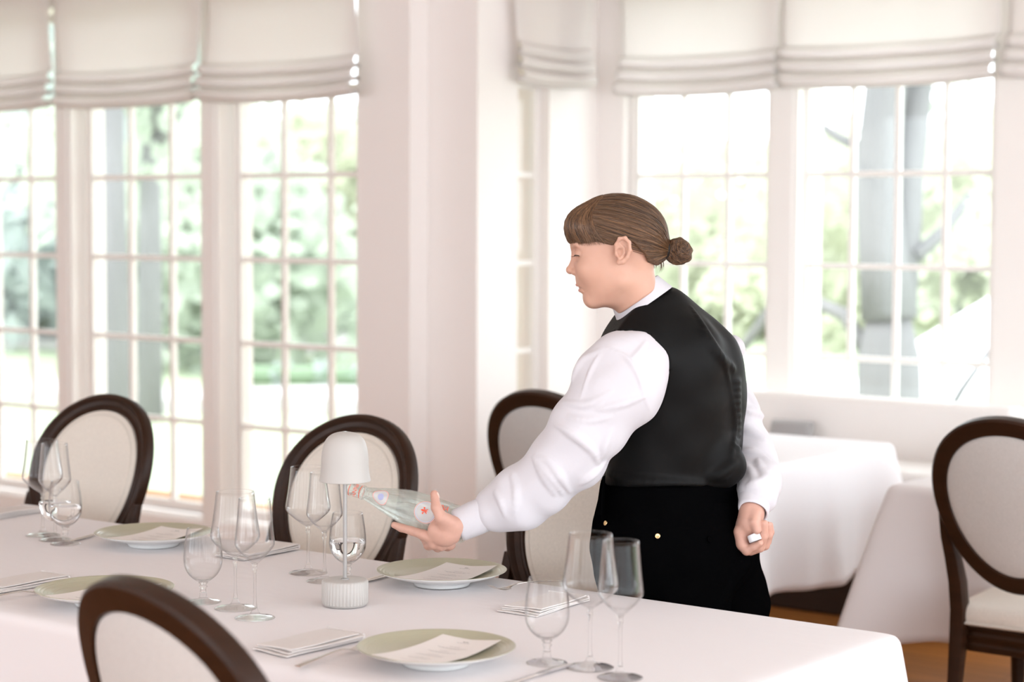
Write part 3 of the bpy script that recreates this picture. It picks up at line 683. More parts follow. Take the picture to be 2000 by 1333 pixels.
shp = [tuple(p) for p in cr3(shp_, 4)]
inn = [(max(0, r-.002), z-.0008) for r, z in shp[1:-1]][::-1]
B().lathe([shp[0]]+shp[1:], 96).add(*(lambda b: (b.V, b.F))(B().lathe([(0, .3535)]+inn+[shp[0]], 96))).obj('lamp_shade', 'lampw', lamp, smooth=True)
B().lathe([(0, .3558), (.0045, .3558), (.0045, .3572), (0, .3572)], 20).obj('switch', 'lampm', lamp, auto=30)

# plates
def plate_proto():
    r = empty('dinner_plate', (0, 0, 0))
    bot = [(0, .004), (.055, .004), (.056, 0), (.060, 0), (.0615, .004), (.066, .010), (.095, .017), (.125, .0255), (.1405, .0325), (.1412, .0335)]
    top = [(.1412, .0335), (.1402, .0342), (.125, .0285), (.105, .0225), (.080, .0185), (.060, .0172), (.03, .0168), (0, .0168)]
    B().lathe(bot, 96).obj('underside', 'platew', r, smooth=True)
    rip = B().lathe([(a*(1), b+.00035*math.sin(a*900)*(1 if .03 < a < .138 else 0)) for a, b in [(lerp(top[i][0], top[i+1][0], t/8), lerp(top[i][1], top[i+1][1], t/8)) for i in range(len(top)-1) for t in range(8)]+[top[-1]]], 96).obj('glazed_face', 'plate', r, smooth=True)
    return r
pl = [((-2.724, 3.292), 'sage green plate with a menu card, under the tilted bottle'),
      ((-2.238, 2.690), 'sage green plate with a menu card nearest the camera, at bottom centre'),
      ((-3.597, 3.255), 'sage green plate with a menu card between the left glasses and the napkin'),
      ((-3.122, 2.692), 'sage green plate half hidden behind the blurred foreground chair')]
pp = None
for (x, y), lab in pl:
    if pp is None: pp = o = plate_proto()
    else: o = copy_tree(pp)
    o.location = (x, y, TZ); o.rotation_euler = (0, 0, x*3); props(o, lab, 'plate', 'sage green plates on the long table')
# menu cards: stiff paper spanning the plate's hollow, with small print
def curve_sheet(w, h, thick, f, n=18, mth=10):
    V = []; Fc = []
    for s in (0, 1):
        for i in range(n+1):
            for j in range(mth+1):
                x, y = -w/2+w*i/n, -h/2+h*j/mth; V.append((x, y, f(x, y)+s*thick))
    N_ = (n+1)*(mth+1); q = lambda i, j: i*(mth+1)+j
    for i in range(n):
        for j in range(mth):
            Fc += [(q(i, j), q(i, j+1), q(i+1, j+1), q(i+1, j)), tuple(N_+v for v in (q(i, j), q(i+1, j), q(i+1, j+1), q(i, j+1)))]
    edge = [q(i, 0) for i in range(n+1)]+[q(n, j) for j in range(1, mth+1)]+[q(i, mth) for i in range(n-1, -1, -1)]+[q(0, j) for j in range(mth-1, 0, -1)]
    for a in range(len(edge)): u, v = edge[a], edge[(a+1) % len(edge)]; Fc.append((u, v, v+N_, u+N_))
    return V, Fc
def card(x, y, rz, label, flip=1, dx=0, dy=0):
    w, h = .130, .212
    f = lambda a, b: .0190+.62*(a*a+b*b)+.25*max(0, flip*a)*max(0, flip*b)*3
    V, Fc = curve_sheet(w, h, .0005, f)
    t = empty('menu_card', (x+dx, y+dy, TZ), rz, label=label, cat='menu', group='menu cards lying on the plates')
    bb = B().add(V, Fc)
    rnd = random.Random(int(abs(x)*100)); ink = B()
    def ln(cx, cy, lw, lh=.0014):
        k = max(2, int(lw/.004))
        a0 = cx-lw/2
        while a0 < cx+lw/2-.002:
            l = rnd.uniform(.003, .009); x0, x1 = a0, min(a0+l, cx+lw/2)
            zz = f((x0+x1)/2, cy)+.0007
            ink.add([(x0, cy-lh/2, f(x0, cy-lh/2)+.0007), (x1, cy-lh/2, f(x1, cy-lh/2)+.0007), (x1, cy+lh/2, f(x1, cy+lh/2)+.0007), (x0, cy+lh/2, f(x0, cy+lh/2)+.0007)], [(0, 1, 2, 3)])
            a0 = x1+.0012
    ln(0, .088, .012, .004); ln(0, .081, .030, .0015)
    for y0, ls in [(.055, (.024,)), (.046, (.065, .05)), (.024, (.02,)), (.015, (.062, .044)), (-.008, (.026,)), (-.017, (.055, .06)), (-.042, (.03,)), (-.051, (.05, .04)), (-.078, (.04,))]:
        for k, l in enumerate(ls): ln(0, y0-.0045*k, l, .0013)
    nf = len(bb.F); bb.add(ink.V, ink.F); o = mesh('card', bb.V, bb.F, 'paper', t, False); o.data.materials.append(M['ink']); o.data.polygons.foreach_set('material_index', [0]*nf+[1]*(len(bb.F)-nf)); o.data.update()
    return t
card(-2.724, 3.292, R(7), 'menu card on the plate below the tilted bottle', dx=.014, dy=-.004)
card(-2.238, 2.690, R(3), 'menu card on the bottom centre plate nearest the camera', dx=.004, dy=-.004)
card(-3.597, 3.255, R(8), 'menu card on the plate between the left glasses and the lamp', dx=.008, dy=-.006)
card(-3.122, 2.692, R(5), 'menu card on the plate behind the foreground chair', dx=.004, dy=-.010)
# folded napkins
def napkin(x, y, rz, label, lw=.195, lh=.098, layers=4, seed=1):
    rnd = random.Random(seed); t = empty('napkin', (x, y, TZ), rz, label=label, cat='napkin', group='folded linen napkins on the long table')
    bb = B(); n = 16
    for k in range(layers):
        z0 = .0005+.0034*k; ox, oy = rnd.uniform(-.004, .004), rnd.uniform(-.003, .003)-.002*k; w, h = lw-.006*k, lh-.004*k
        f = lambda a, b: z0+.0009*math.sin(a*30+k+seed)+.0008*math.sin(b*60+k)
        V, Fc = curve_sheet(w, h, .0027, f, n, 10)
        V = [(a+ox+.003*math.sin(b*25+k), b+oy+.002*math.sin(a*18+k*2), max(.0004, c)) for a, b, c in V]; bb.add(V, Fc)
    r = []
    for j in range(13):                       # the rolled fold joining the layers on one side
        a = -PI/2+PI*j/12; r.append((math.cos(a), math.sin(a)))
    H = .0034*layers/2
    bb.loft([[(lw/2-.004+H*.9*c, lerp(-lh/2, lh/2, i/8), H+.0006+H*s) for c, s in r] for i in range(9)])
    bb.obj('folded_linen', 'napkin', t, auto=50, bevel=.0012)
    return t
napl = [(1062, 1182, R(4), 'folded napkin under a fork, right of the plate below the bottle'),
        (502, 1078, R(3), 'folded napkin lying behind the middle left glasses'),
        (603, 1257, R(-3), 'folded napkin left of the bottom centre plate'),
        (38, 1140, R(-2), 'folded napkin at the left edge, in front of the hidden plate'),
        (12, 1003, R(3), 'folded napkin at the far left end, cut by the picture edge')]
for i, (x, y, a, lab) in enumerate(napl):
    P = at_z(x, y, .765); napkin(P[0], P[1], a+R(90), lab, seed=i+1)
# cutlery
def flat_loft(bb, pts, ws, ts, n=12):
    rg = []
    for p, w, t in zip(pts, ws, ts):
        rg.append([(p[0], p[1]+w*math.cos(a), p[2]+t*math.sin(a)) for a in [2*PI*k/n for k in range(n)]])
    bb.loft(rg)
def interp(pts, vals, k=5):
    out = []
    for i in range(len(vals)-1): out += [lerp(vals[i], vals[i+1], j/k) for j in range(k)]
    return out+[vals[-1]]
def fork_proto():
    r = empty('fork', (0, 0, 0))
    P = [(-.1, 0, .0035), (-.07, 0, .006), (-.02, 0, .009), (.02, 0, .011), (.045, 0, .0075), (.055, 0, .0045)]
    c = cr3(P); bb = B(); flat_loft(bb, c, interp(P, [.0075, .0068, .0040, .0032, .0042, .011]), interp(P, [.0012, .0014, .0016, .0017, .0014, .0010])); bb.obj('handle', 'steel', r, auto=60)
    for s in (-1.5, -.5, .5, 1.5):
        P = [(.053, s*.0058, .0045), (.070, s*.0062, .0040), (.088, s*.006, .0085), (.104, s*.0056, .0165)]
        c = cr3(P); bb = B(); flat_loft(bb, c, interp(P, [.0026, .0018, .0016, .0008]), interp(P, [.001, .001, .001, .0006]), 8); bb.obj('tine', 'steel', r, auto=60)
    return r
def knife_proto():
    r = empty('table_knife', (0, 0, 0))
    P = [(-.12, 0, .0045), (-.08, 0, .0045), (-.02, 0, .0042), (.0, 0, .004)]
    c = cr3(P); bb = B(); flat_loft(bb, c, interp(P, [.0075, .0068, .0055, .0042]), interp(P, [.0035, .0035, .003, .0025])); bb.obj('handle', 'steel', r, auto=60)
    P = [(0, 0, .004), (.03, .001, .0035), (.08, .001, .003), (.112, -.002, .003), (.12, -.004, .003)]
    c = cr3(P); bb = B(); flat_loft(bb, c, interp(P, [.004, .0088, .0098, .006, .001]), interp(P, [.0022, .0011, .0009, .0008, .0005])); bb.obj('blade', 'steel', r, auto=60)
    return r
FK, KN = 'steel forks laid on the long table', 'steel knives laid on the long table'
def lay(proto, P, rz, z, label, cat, g, first):
    o = proto if first else copy_tree(proto); o.location = (P[0], P[1], TZ+z); o.rotation_euler = (0, 0, rz); props(o, label, cat, g); return o
fp = fork_proto(); kp = knife_proto()
def dirang(x0, y0, x1, y1):
    a, b_ = at_z(x0, y0, .765), at_z(x1, y1, .765); d = b_-a; return (a+b_)/2, math.atan2(d[1], d[0])
for i, (x0, y0, x1, y1, z, lab) in enumerate([(1100, 1148, 955, 1172, .017, 'fork resting on the napkin right of the plate under the bottle'),
        (600, 1297, 700, 1268, .0005, 'fork between the napkin and the bottom centre plate'),
        (-20, 1172, 60, 1160, .0005, 'fork at the left picture edge in front of its napkin')]):
    P, a = dirang(x0, y0, x1, y1); lay(fp, P, a, z, lab, 'fork', FK, i == 0)
for i, (x0, y0, x1, y1, lab) in enumerate([(800, 1112, 722, 1132, 'knife peeking out left of the plate under the bottle'),
        (238, 1032, 130, 1058, 'knife left of the far left plate, by the water goblet'),
        (985, 1340, 1100, 1302, 'knife right of the bottom centre plate, by the goblet foot')]):
    P, a = dirang(x0, y0, x1, y1); lay(kp, P, a+(PI if i == 9 else 0), .0005, lab, 'knife', KN, i == 0)
# ------------------------------------------------------------------ signed distance modelling (for the waiter)
f32 = np.float32
def fr(w): return np.array([w@aR, w@aF, w[2]])
def pt(x, y, d): return fr(at_d(x, y, d))
def vlen(a): return np.sqrt((a*a).sum(-1))
def smin(a, b, k):
    if k <= 0: return np.minimum(a, b)
    h = np.clip(.5+.5*(b-a)/k, 0, 1); return b*(1-h)+a*h-k*h*(1-h)
def smax(a, b, k): return -smin(-a, -b, k)
def cone(P, a, b, ra, rb):
    a = np.asarray(a); ab = np.asarray(b)-a; t = np.clip(((P-a)@ab)/(ab@ab), 0, 1)
    return vlen(P-a-t[..., None]*ab)-(ra+(rb-ra)*t)
def chain(P, pts, rs, k=0):
    d = None
    for i in range(len(pts)-1):
        c = cone(P, pts[i], pts[i+1], rs[i], rs[i+1]); d = c if d is None else smin(d, c, k)
    return d
def rotm(ax, ay, az):
    return np.array((Matrix.Rotation(R(az), 3, 'Z') @ Matrix.Rotation(R(ay), 3, 'Y') @ Matrix.Rotation(R(ax), 3, 'X')))
def ell(P, c, r, rot=None):
    q = P-np.asarray(c)
    if rot is not None: q = q@rot
    r = np.asarray(r); k0 = vlen(q/r); k1 = vlen(q/(r*r))+1e-9
    return k0*(k0-1)/k1
def tor(P, c, Rr, r, n):
    n = np.asarray(n, float); n /= np.linalg.norm(n); q = P-np.asarray(c); h = q@n; l = vlen(q-h[..., None]*n)
    return np.sqrt((l-Rr)**2+h*h)-r
def nets(fn, lo, hi, h):
    lo = np.array(lo, float); hi = np.array(hi, float); n = np.ceil((hi-lo)/h).astype(int)+1
    ax = [lo[i]+h*np.arange(n[i]) for i in range(3)]
    f = np.empty(n, f32)
    for i0 in range(0, n[0], 24):
        i1 = min(n[0], i0+24); G = np.stack(np.meshgrid(ax[0][i0:i1], ax[1], ax[2], indexing='ij'), -1); f[i0:i1] = fn(G)
    s = f < 0; nc = n-1
    acc = np.zeros((*nc, 3), f32); cnt = np.zeros(nc, f32)
    for a in range(3):
        b, c = (a+1) % 3, (a+2) % 3
        for ob in (0, 1):
            for oc in (0, 1):
                o0 = [0, 0, 0]; o0[b] = ob; o0[c] = oc; o1 = list(o0); o1[a] = 1
                sl0 = tuple(slice(o0[k], o0[k]+nc[k]) for k in range(3)); sl1 = tuple(slice(o1[k], o1[k]+nc[k]) for k in range(3))
                f0, f1 = f[sl0], f[sl1]; m = s[sl0] != s[sl1]
                t = np.where(m, f0/np.where(m, f0-f1, 1), 0)
                for k in range(3): acc[..., k] += np.where(m, o0[k]+(t if k == a else 0), 0)
                cnt += m
    act = cnt > 0; ids = -np.ones(nc, int); ids[act] = np.arange(act.sum())
    idx = np.argwhere(act); V = (idx+acc[act]/cnt[act][:, None])*h+lo
    Q = []
    for a in range(3):
        b, c = (a+1) % 3, (a+2) % 3
        sl = [slice(1, nc[k]) for k in range(3)]; sl[a] = slice(0, nc[a]); sl1 = list(sl); sl1[a] = slice(1, nc[a]+1)
        s0, s1 = s[tuple(sl)], s[tuple(sl1)]; e = np.argwhere(s0 != s1)
        if not len(e): continue
        inn = s0[tuple(e.T)]; e = e+np.array([0 if k == a else 1 for k in range(3)])
        def g(db, dc): q = e.copy(); q[:, b] += db; q[:, c] += dc; return ids[tuple(q.T)]
        A, B_, C_, D_ = g(-1, -1), g(0, -1), g(0, 0), g(-1, 0)
        Q.append(np.where(inn[:, None], np.stack([A, B_, C_, D_], 1), np.stack([A, D_, C_, B_], 1)))
    Q = np.concatenate(Q); Q = Q[(Q >= 0).all(1)]
    return V, Q
def march(fn, xs, ys, d0=3.9, d1=4.8):
    """surface points (frame coords) under given picture points"""
    out = []
    xs, ys = np.atleast_1d(xs), np.atleast_1d(ys)
    A = np.array([pt(x, y, d0) for x, y in zip(xs, ys)]); Bp = np.array([pt(x, y, d1) for x, y in zip(xs, ys)])
    T = np.linspace(0, 1, 241); P = A[:, None]+(Bp-A)[:, None]*T[None, :, None]; F = fn(P)
    for i in range(len(xs)):
        k = np.argmax(F[i] < 0)
        if F[i, k] >= 0: k = int(np.argmin(F[i])); out.append(P[i, k]); continue
        a, b = F[i, k-1], F[i, k]; t = a/(a-b+1e-9); out.append(lerp(P[i, k-1], P[i, k], t))
    return np.array(out)
ROOT = pt(1330, 1180, 4.33); ROOT[2] = 0
yaw = math.atan2(aR[1], aR[0])
rw = ROOT[0]*aR+ROOT[1]*aF
person = empty('person', (rw[0], rw[1], 0), yaw, label='waiter in white shirt and black vest reaching out with a bottle, other hand behind back', cat='person')
def solid(name, fn, lo, hi, h, m, parent, smooth_it=0):
    V, Q = nets(fn, lo, hi, h)
    me = D.meshes.new(name); me.from_pydata((V-ROOT).tolist(), [], Q.tolist()); me.update()
    if smooth_it:
        bm = bmesh.new(); bm.from_mesh(me)
        for _ in range(smooth_it): bmesh.ops.smooth_vert(bm, verts=bm.verts, factor=.5, use_axis_x=True, use_axis_y=True, use_axis_z=True)
        bm.to_mesh(me); bm.free()
    o = link(name, me, m, parent); return o
SKIN = (.57, .335, .25)
M['skin'] = mat('skin', SKIN, .48, spec=.4, var=(22, .07), bump=[(900, .12, .0006), (180, .08, .0008)], sss=.12)
M['handskin'] = mat('hand_skin', (.57, .33, .26), .5, spec=.4, var=(40, .12), bump=[(700, .15, .0008), (120, .25, .0012)], sss=.12)
M['nail'] = mat('fingernail', (.82, .55, .47), .3, spec=.5)
M['lip'] = mat('lip_skin', (.62, .30, .25), .4, spec=.5)
M['shirt'] = mat('white_poplin_shirt', (.60, .585, .62), .75, spec=.2, bump=[(7, .5, .012), (19, .3, .004), (900, .05, .0004)], sheen=.1)
M['vest'] = mat('black_satin_back_vest', (.0045, .0045, .0045), .56, spec=.12, bump=[(6, .3, .006, (1, 1, .6)), (24, .25, .0025), (1200, .1, .0004)])
M['trouser'] = mat('black_wool_trousers', (.0016, .0016, .0018), .85, spec=.0, bump=[(8, .4, .008), (900, .2, .0005)])
M['brass'] = mat('brass_button', (.85, .62, .32), .25, metal=1)
M['lash'] = mat('dark_lashes', (.03, .018, .012), .6)
M['tie'] = mat('black_hair_tie', (.01, .01, .01), .7)
def hairmat(name, c1, c2):
    m = mat(name, c1, .38, spec=.45); N, L = m.node_tree.nodes, m.node_tree.links; b = N['Principled BSDF']
    at = N.new('ShaderNodeAttribute'); at.attribute_name = 'flow'
    mp = N.new('ShaderNodeMapping'); mp.inputs['Scale'].default_value = (90, 3.0, 1); nz = N.new('ShaderNodeTexNoise'); nz.inputs['Scale'].default_value = 1; nz.inputs['Detail'].default_value = 6; nz.inputs['Roughness'].default_value = .7
    L.new(at.outputs['Vector'], mp.inputs[0]); L.new(mp.outputs[0], nz.inputs[0])
    cr = N.new('ShaderNodeValToRGB'); cr.color_ramp.elements[0].position = .35; cr.color_ramp.elements[0].color = (*c1, 1); cr.color_ramp.elements[1].position = .68; cr.color_ramp.elements[1].color = (*c2, 1)
    L.new(nz.outputs['Fac'], cr.inputs[0]); L.new(cr.outputs[0], b.inputs['Base Color'])
    bu = N.new('ShaderNodeBump'); bu.inputs['Strength'].default_value = .7; bu.inputs['Distance'].default_value = .002; L.new(nz.outputs['Fac'], bu.inputs['Height']); L.new(bu.outputs[0], b.inputs['Normal'])
    return m
M['hair'] = hairmat('brown_hair', (.036, .018, .009), (.20, .105, .052))
M['strand_d'] = mat('dark_brown_strand', (.040, .020, .010), .35, spec=.5)
M['strand_m'] = mat('brown_strand', (.10, .051, .025), .35, spec=.5)
M['strand_l'] = mat('light_brown_strand', (.21, .108, .050), .35, spec=.5)

# ---- body frame: faces away to the left of the picture
YA = R(35); cf, sf = math.cos(YA), math.sin(YA)
UF = np.array([-cf, sf, 0.]); UR = np.array([sf, cf, 0.])         # forward, body right
rows = [  # y px, centre x px, depth, a (front-back), b (side)
    (1320, 1322, 4.37, .150, .190), (1180, 1322, 4.37, .152, .190), (1080, 1326, 4.365, .156, .188), (1010, 1314, 4.36, .142, .180), (960, 1311, 4.355, .134, .172),
    (915, 1312, 4.35, .129, .166), (850, 1320, 4.335, .130, .166), (766, 1322, 4.32, .134, .172), (700, 1314, 4.305, .130, .176), (655, 1302, 4.30, .118, .160), (620, 1290, 4.295, .098, .120), (590, 1277, 4.29, .070, .078), (560, 1262, 4.28, .058, .058)]
RZ = np.array([pt(r[1], r[0], r[2]) for r in rows]); rz = RZ[:, 2]; o_ = np.argsort(rz); rz = rz[o_]; RZ = RZ[o_]; RA = np.array([r[3] for r in rows])[o_]; RB = np.array([r[4] for r in rows])[o_]
_zf = np.linspace(rz[0], rz[-1], 160); _ker = np.exp(-np.linspace(-2, 2, 13)**2); _ker /= _ker.sum()
def _smo(v): w = np.interp(_zf, rz, v); return np.convolve(np.pad(w, 6, mode='reflect', reflect_type='odd'), _ker, 'valid')
RZ = np.stack([_smo(RZ[:, 0]), _smo(RZ[:, 1]), _zf], 1); RA = _smo(RA); RB = _smo(RB); rz = _zf
def loftf(P, ga=0., gb=0., exb=0.):
    z = P[..., 2]; cx = np.interp(z, rz, RZ[:, 0]); cy = np.interp(z, rz, RZ[:, 1]); a = np.interp(z, rz, RA)+ga; b = np.interp(z, rz, RB)+gb
    dx, dy = P[..., 0]-cx, P[..., 1]-cy; u = dx*UF[0]+dy*UF[1]; v = dx*UR[0]+dy*UR[1]
    e = 2.3
    return ((np.abs(u/a)**e+np.abs(v/b)**e)**(1/e)-1)*np.minimum(a, b)*.92
def yz(y, d=4.3): return pt(1300, y, d)[2]
SHL = pt(1238, 712, 4.165); SHR = pt(1388, 706, 4.42); NB = pt(1268, 612, 4.28)
def torso(P, g=0.):
    d = loftf(P, g, g)
    d = smax(d, P[..., 2]-yz(574), .03)
    sh = smin(cone(P, NB, SHL+np.array([.0, .01, .012]), .050+g, .050+g), cone(P, NB+np.array([.02, .01, -.005]), SHR, .052+g, .046+g), .03)
    d = smin(d, sh, .05)
    d = smin(d, cone(P, pt(1238, 634, 4.245), pt(1212, 692, 4.19), .042+g, .054+g), .03)
    # shoulder blades and the hollow of the back
    for q, r in ((pt(1350, 690, 4.22), .05), (pt(1388, 708, 4.30), .048)): d = smin(d, ell(P, q, (r, r*.8, r*1.2))-g, .05)
    return d
WV = lambda P, s=1.0: .0016*s*(np.sin(P[..., 0]*61+P[..., 2]*37+1.2*np.sin(P[..., 1]*40))+np.sin(P[..., 2]*83-P[..., 0]*41+P[..., 1]*29)*.6)
# ---- shirt sleeves
LA = [pt(1240, 716, 4.175), pt(1213, 762, 4.155), pt(1150, 838, 4.15), pt(1099, 900, 4.165), pt(1050, 952, 4.18), pt(1000, 980, 4.19), pt(966, 997, 4.195)]
LRr = [.078, .079, .068, .060, .060, .054, .043]
RAc = [pt(1400, 712, 4.44), pt(1436, 800, 4.46), pt(1462, 880, 4.44), pt(1478, 935, 4.36), pt(1480, 965, 4.29)]
RRr = [.046, .048, .050, .047, .044]
def ridge_pts(base, lines):
    out = []
    for pts_, r, k in lines:
        A = [np.array(p, float) for p in pts_]; A = [A[0]]+A+[A[-1]]; dn = []
        for i in range(1, len(A)-2):
            p0, p1, p2, p3 = A[i-1:i+3]
            for j in range(4):
                t = j/4; dn.append(.5*((2*p1)+(-p0+p2)*t+(2*p0-5*p1+4*p2-p3)*t*t+(-p0+3*p1-3*p2+p3)*t**3))
        dn.append(A[-1]); xs, ys = zip(*dn); S_ = march(base, xs, ys); out.append((S_, r, k))
    return out
def add_ridges(P, d, rid, sink=.22):
    lo = None
    for S_, r, k in rid:
        lo_, hi_ = S_.min(0)-.04, S_.max(0)+.04
        m = ((P > lo_) & (P < hi_)).all(-1)
        if not m.any(): continue
        Q = P[m]; n = len(S_); rs = [1.15*r*(.12+.88*math.sin(PI*(i+.4)/(n-.2))) for i in range(n)]
        S2 = S_.copy(); S2[:, 1] += abs(r)*sink
        c = chain(Q, S2, rs, .004)
        d = d.copy(); d[m] = smin(d[m], c, k) if r > 0 else smax(d[m], -chain(Q, S_, [abs(q) for q in rs], .004), k)
    return d
def lsleeve0(P):
    d = chain(P, LA, LRr, .035)
    d = smin(d, ell(P, pt(1205, 738, 4.15), (.086, .060, .094), rotm(0, 25, 0)), .03)
    d = smin(d, cone(P, pt(1165, 790, 4.15), pt(1105, 895, 4.16), .062, .060), .03)
    d = smin(d, ell(P, pt(1014, 986, 4.19), (.052, .047, .046), rotm(0, -25, 0)), .03)
    d = smin(d, ell(P, pt(1135, 912, 4.17), (.052, .048, .043), rotm(0, -35, 0)), .03)
    for x, y, r in ((1100, 790, .013), (1087, 828, .014), (1050, 897, .016), (1122, 742, .012)): d = smin(d, ell(P, pt(x+9, y+3, 4.165), (r, r*1.6, r)), .010)
    return d+WV(P, 1.3)
LL = [([(1047, 895), (1070, 902), (1088, 923), (1101, 943), (1115, 963)], .0085, .005), ([(1041, 892), (1060, 912), (1080, 938), (1100, 967)], .0085, .005),
      ([(1096, 786), (1118, 790), (1144, 792), (1166, 783), (1195, 765)], .0075, .006), ([(1083, 828), (1105, 840), (1131, 857), (1156, 880), (1170, 908)], .0085, .006),
      ([(1118, 745), (1126, 722), (1142, 700), (1172, 686)], .0050, .008), ([(1174, 690), (1160, 712), (1148, 740), (1132, 786)], .0036, .004),
      ([(1180, 679), (1213, 692), (1233, 710), (1250, 745), (1262, 784), (1270, 806)], .0040, .003), 
      ([(1262, 668), (1250, 685), (1236, 700)], .0030, .006), ([(1170, 800), (1215, 790), (1255, 775)], .0040, .010),
      ([(1180, 905), (1160, 925), (1135, 945)], .0080, .008), ([(1045, 903), (1065, 936), (1085, 968)], .0065, .006), ([(1000, 925), (1008, 960), (1004, 1005)], .0050, .008),
      ([(966, 962), (978, 980), (988, 1012)], .0055, .006), 
      ([(1195, 840), (1182, 868), (1176, 895)], .0060, .008), ([(1110, 815), (1150, 822), (1190, 815)], .0045, .008)]
LRID = ridge_pts(lsleeve0, LL)
def lsleeve(P): return add_ridges(P, lsleeve0(P), LRID)
def rsleeve0(P):
    d = chain(P, RAc, RRr, .03)
    d = smin(d, ell(P, pt(1430, 684, 4.42), (.027, .036, .034)), .015)
    d = smin(d, ell(P, pt(1492, 950, 4.33), (.034, .038, .050), rotm(0, 15, 0)), .02)
    d = smin(d, ell(P, pt(1484, 900, 4.40), (.034, .038, .045)), .02)
    return d+WV(P)
RL = [([(1452, 838), (1470, 845), (1498, 862)], .007, .010), ([(1446, 882), (1470, 885), (1500, 900)], .008, .010), ([(1450, 800), (1475, 806), (1492, 815)], .006, .010),
      ([(1500, 920), (1488, 940), (1462, 948)], .008, .010), ([(1518, 955), (1508, 985), (1496, 1000)], .007, .008), ([(1480, 900), (1492, 930), (1510, 945)], .007, .010),
      ([(1455, 905), (1468, 925), (1475, 945)], .006, .010), ([(1460, 770), (1475, 790), (1480, 800)], .005, .010)]
RRID = ridge_pts(rsleeve0, RL)
def rsleeve(P): return add_ridges(P, rsleeve0(P), RRID)
def bbx(pts_, pad): A = np.array(pts_); return A.min(0)-pad, A.max(0)+pad
lo, hi = bbx(LA, .12)
o1 = solid('shirt_sleeve', lsleeve, lo, hi, .0031, 'shirt', person, 1)
lo, hi = bbx(RAc, .085)
o2 = solid('shirt_sleeve', rsleeve, lo, hi, .0031, 'shirt', person, 1)
def tube_cuff(name, c0, c1, r0, r1, squash, parent, n=40, wall=.003, dirv=None):
    """open cuff: a flattened tube from c0 to c1"""
    c0, c1 = np.array(c0)-ROOT, np.array(c1)-ROOT; t = c1-c0; L_ = np.linalg.norm(t); t = t/L_
    a = np.array(dirv, float); a -= t*(a@t); a /= np.linalg.norm(a); b = np.cross(t, a); rings = []
    seq = [(0, 0), (.05, .002), (.5, .003), (.92, .002), (1, 0), (1.005, -wall*.5), (1, -wall), (.5, -wall), (.05, -wall)]
    for s, g in seq:
        rr = lerp(r0, r1, s)+g; c = c0+t*L_*s
        rings.append([c+a*rr*squash*math.cos(x)+b*rr*math.sin(x)*(1+.03*math.sin(2*x+1)) for x in [2*PI*k/n for k in range(n)]])
    return B().loft(rings, caps=False).obj(name, 'shirt', parent, smooth=True)
tube_cuff('cuff', pt(962, 998, 4.195), pt(893, 1028, 4.19), .0360, .0345, .85, o1, dirv=(0, 1, 0))
tube_cuff('cuff', pt(1478, 950, 4.315), pt(1471, 1000, 4.245), .036, .0335, .80, o2, dirv=(0, 1, .2))
# ---- vest
def vest0(P):
    d = torso(P, .003)+WV(P, .5)
    d = smin(d, ell(P, pt(1405, 905, 4.27), (.060, .05, .05), rotm(0, 20, 0)), .03)      # blouson above the waistband
    return d
VL = [([(1350, 600), (1368, 628), (1395, 675), (1418, 725), (1428, 770)], .0045, .006), ([(1428, 770), (1434, 820), (1432, 870), (1424, 915)], .0045, .006),
      ([(1372, 650), (1400, 690), (1432, 720)], .006, .016), 
      ([(1385, 930), (1410, 925), (1436, 905)], .012, .012), ([(1190, 925), (1230, 940), (1300, 945), (1370, 948)], .008, .014)]+[([(1431+i*.25, 745+13*i), (1440, 746+13*i), (1447, 748+13*i)], .0042, .005) for i in range(11)]
VRID = ridge_pts(vest0, VL)
zh = yz(948)
ARML = [pt(1240, 700, 4.10), pt(1248, 730, 4.10)]
def neckcut(P, d, o):
    a = np.array([-.36, -.06, .93]); a /= np.linalg.norm(a); b = np.array([-.72, -.10, .68]); b /= np.linalg.norm(b)
    d = smax(d, (P-pt(1306, 562, 4.28))@a+o, .006); return smax(d, (P-pt(1207, 630, 4.22))@b+o, .006)
def vest(P):
    d = add_ridges(P, vest0(P), VRID)
    d = smax(d, zh-.012*np.sin(P[..., 0]*14)-P[..., 2], .008)
    # neck opening: plane through the neck band
    d = neckcut(P, d, 0)
    d = smax(d, -(lsleeve0(P)+.002), .003); d = smax(d, -(rsleeve0(P)+.002), .003)
    return d
lo = np.array([.12, 4.05, zh-.04]); hi = np.array([.60, 4.62, yz(548)])
vo = solid('vest', vest, lo, hi, .0045, 'vest', person, 1)
# narrow band along the vest's neckline
# ---- shirt body (only its collar zone and yoke show) and the standing collar
def shirt_body(P):
    d = torso(P, -.004); d = smax(d, zh+.02-P[..., 2], .01)
    return neckcut(P, d, .006)
so_ = solid('shirt', shirt_body, lo, hi, .007, 'shirt', person, 1)
# collar: tilted elliptical band, high behind and low in front
def collar():
    rings = []; n = 64
    cb = pt(1260, 597, 4.262)-ROOT; ct = pt(1240, 569, 4.250)-ROOT
    nrm = np.array([-.57, .05, .82]); nrm /= np.linalg.norm(nrm); a = np.array([.82, -.08, .57]); a -= nrm*(a@nrm); a /= np.linalg.norm(a); b = np.cross(nrm, a)
    prof = [(0, .071, .068), (.4, .066, .064), (.8, .0615, .0605), (1.0, .0595, .059), (1.03, .0585, .058), (1.0, .0575, .057), (.6, .0590, .059), (0, .064, .062)]
    for s, ra, rb in prof:
        c = lerp(cb, ct, s)
        rings.append([c+a*ra*math.cos(x)*1.0+b*rb*math.sin(x) for x in [2*PI*k/n for k in range(n)]])
    return B().loft(rings, caps=False).obj('collar', 'shirt', so_, smooth=True)
collar()
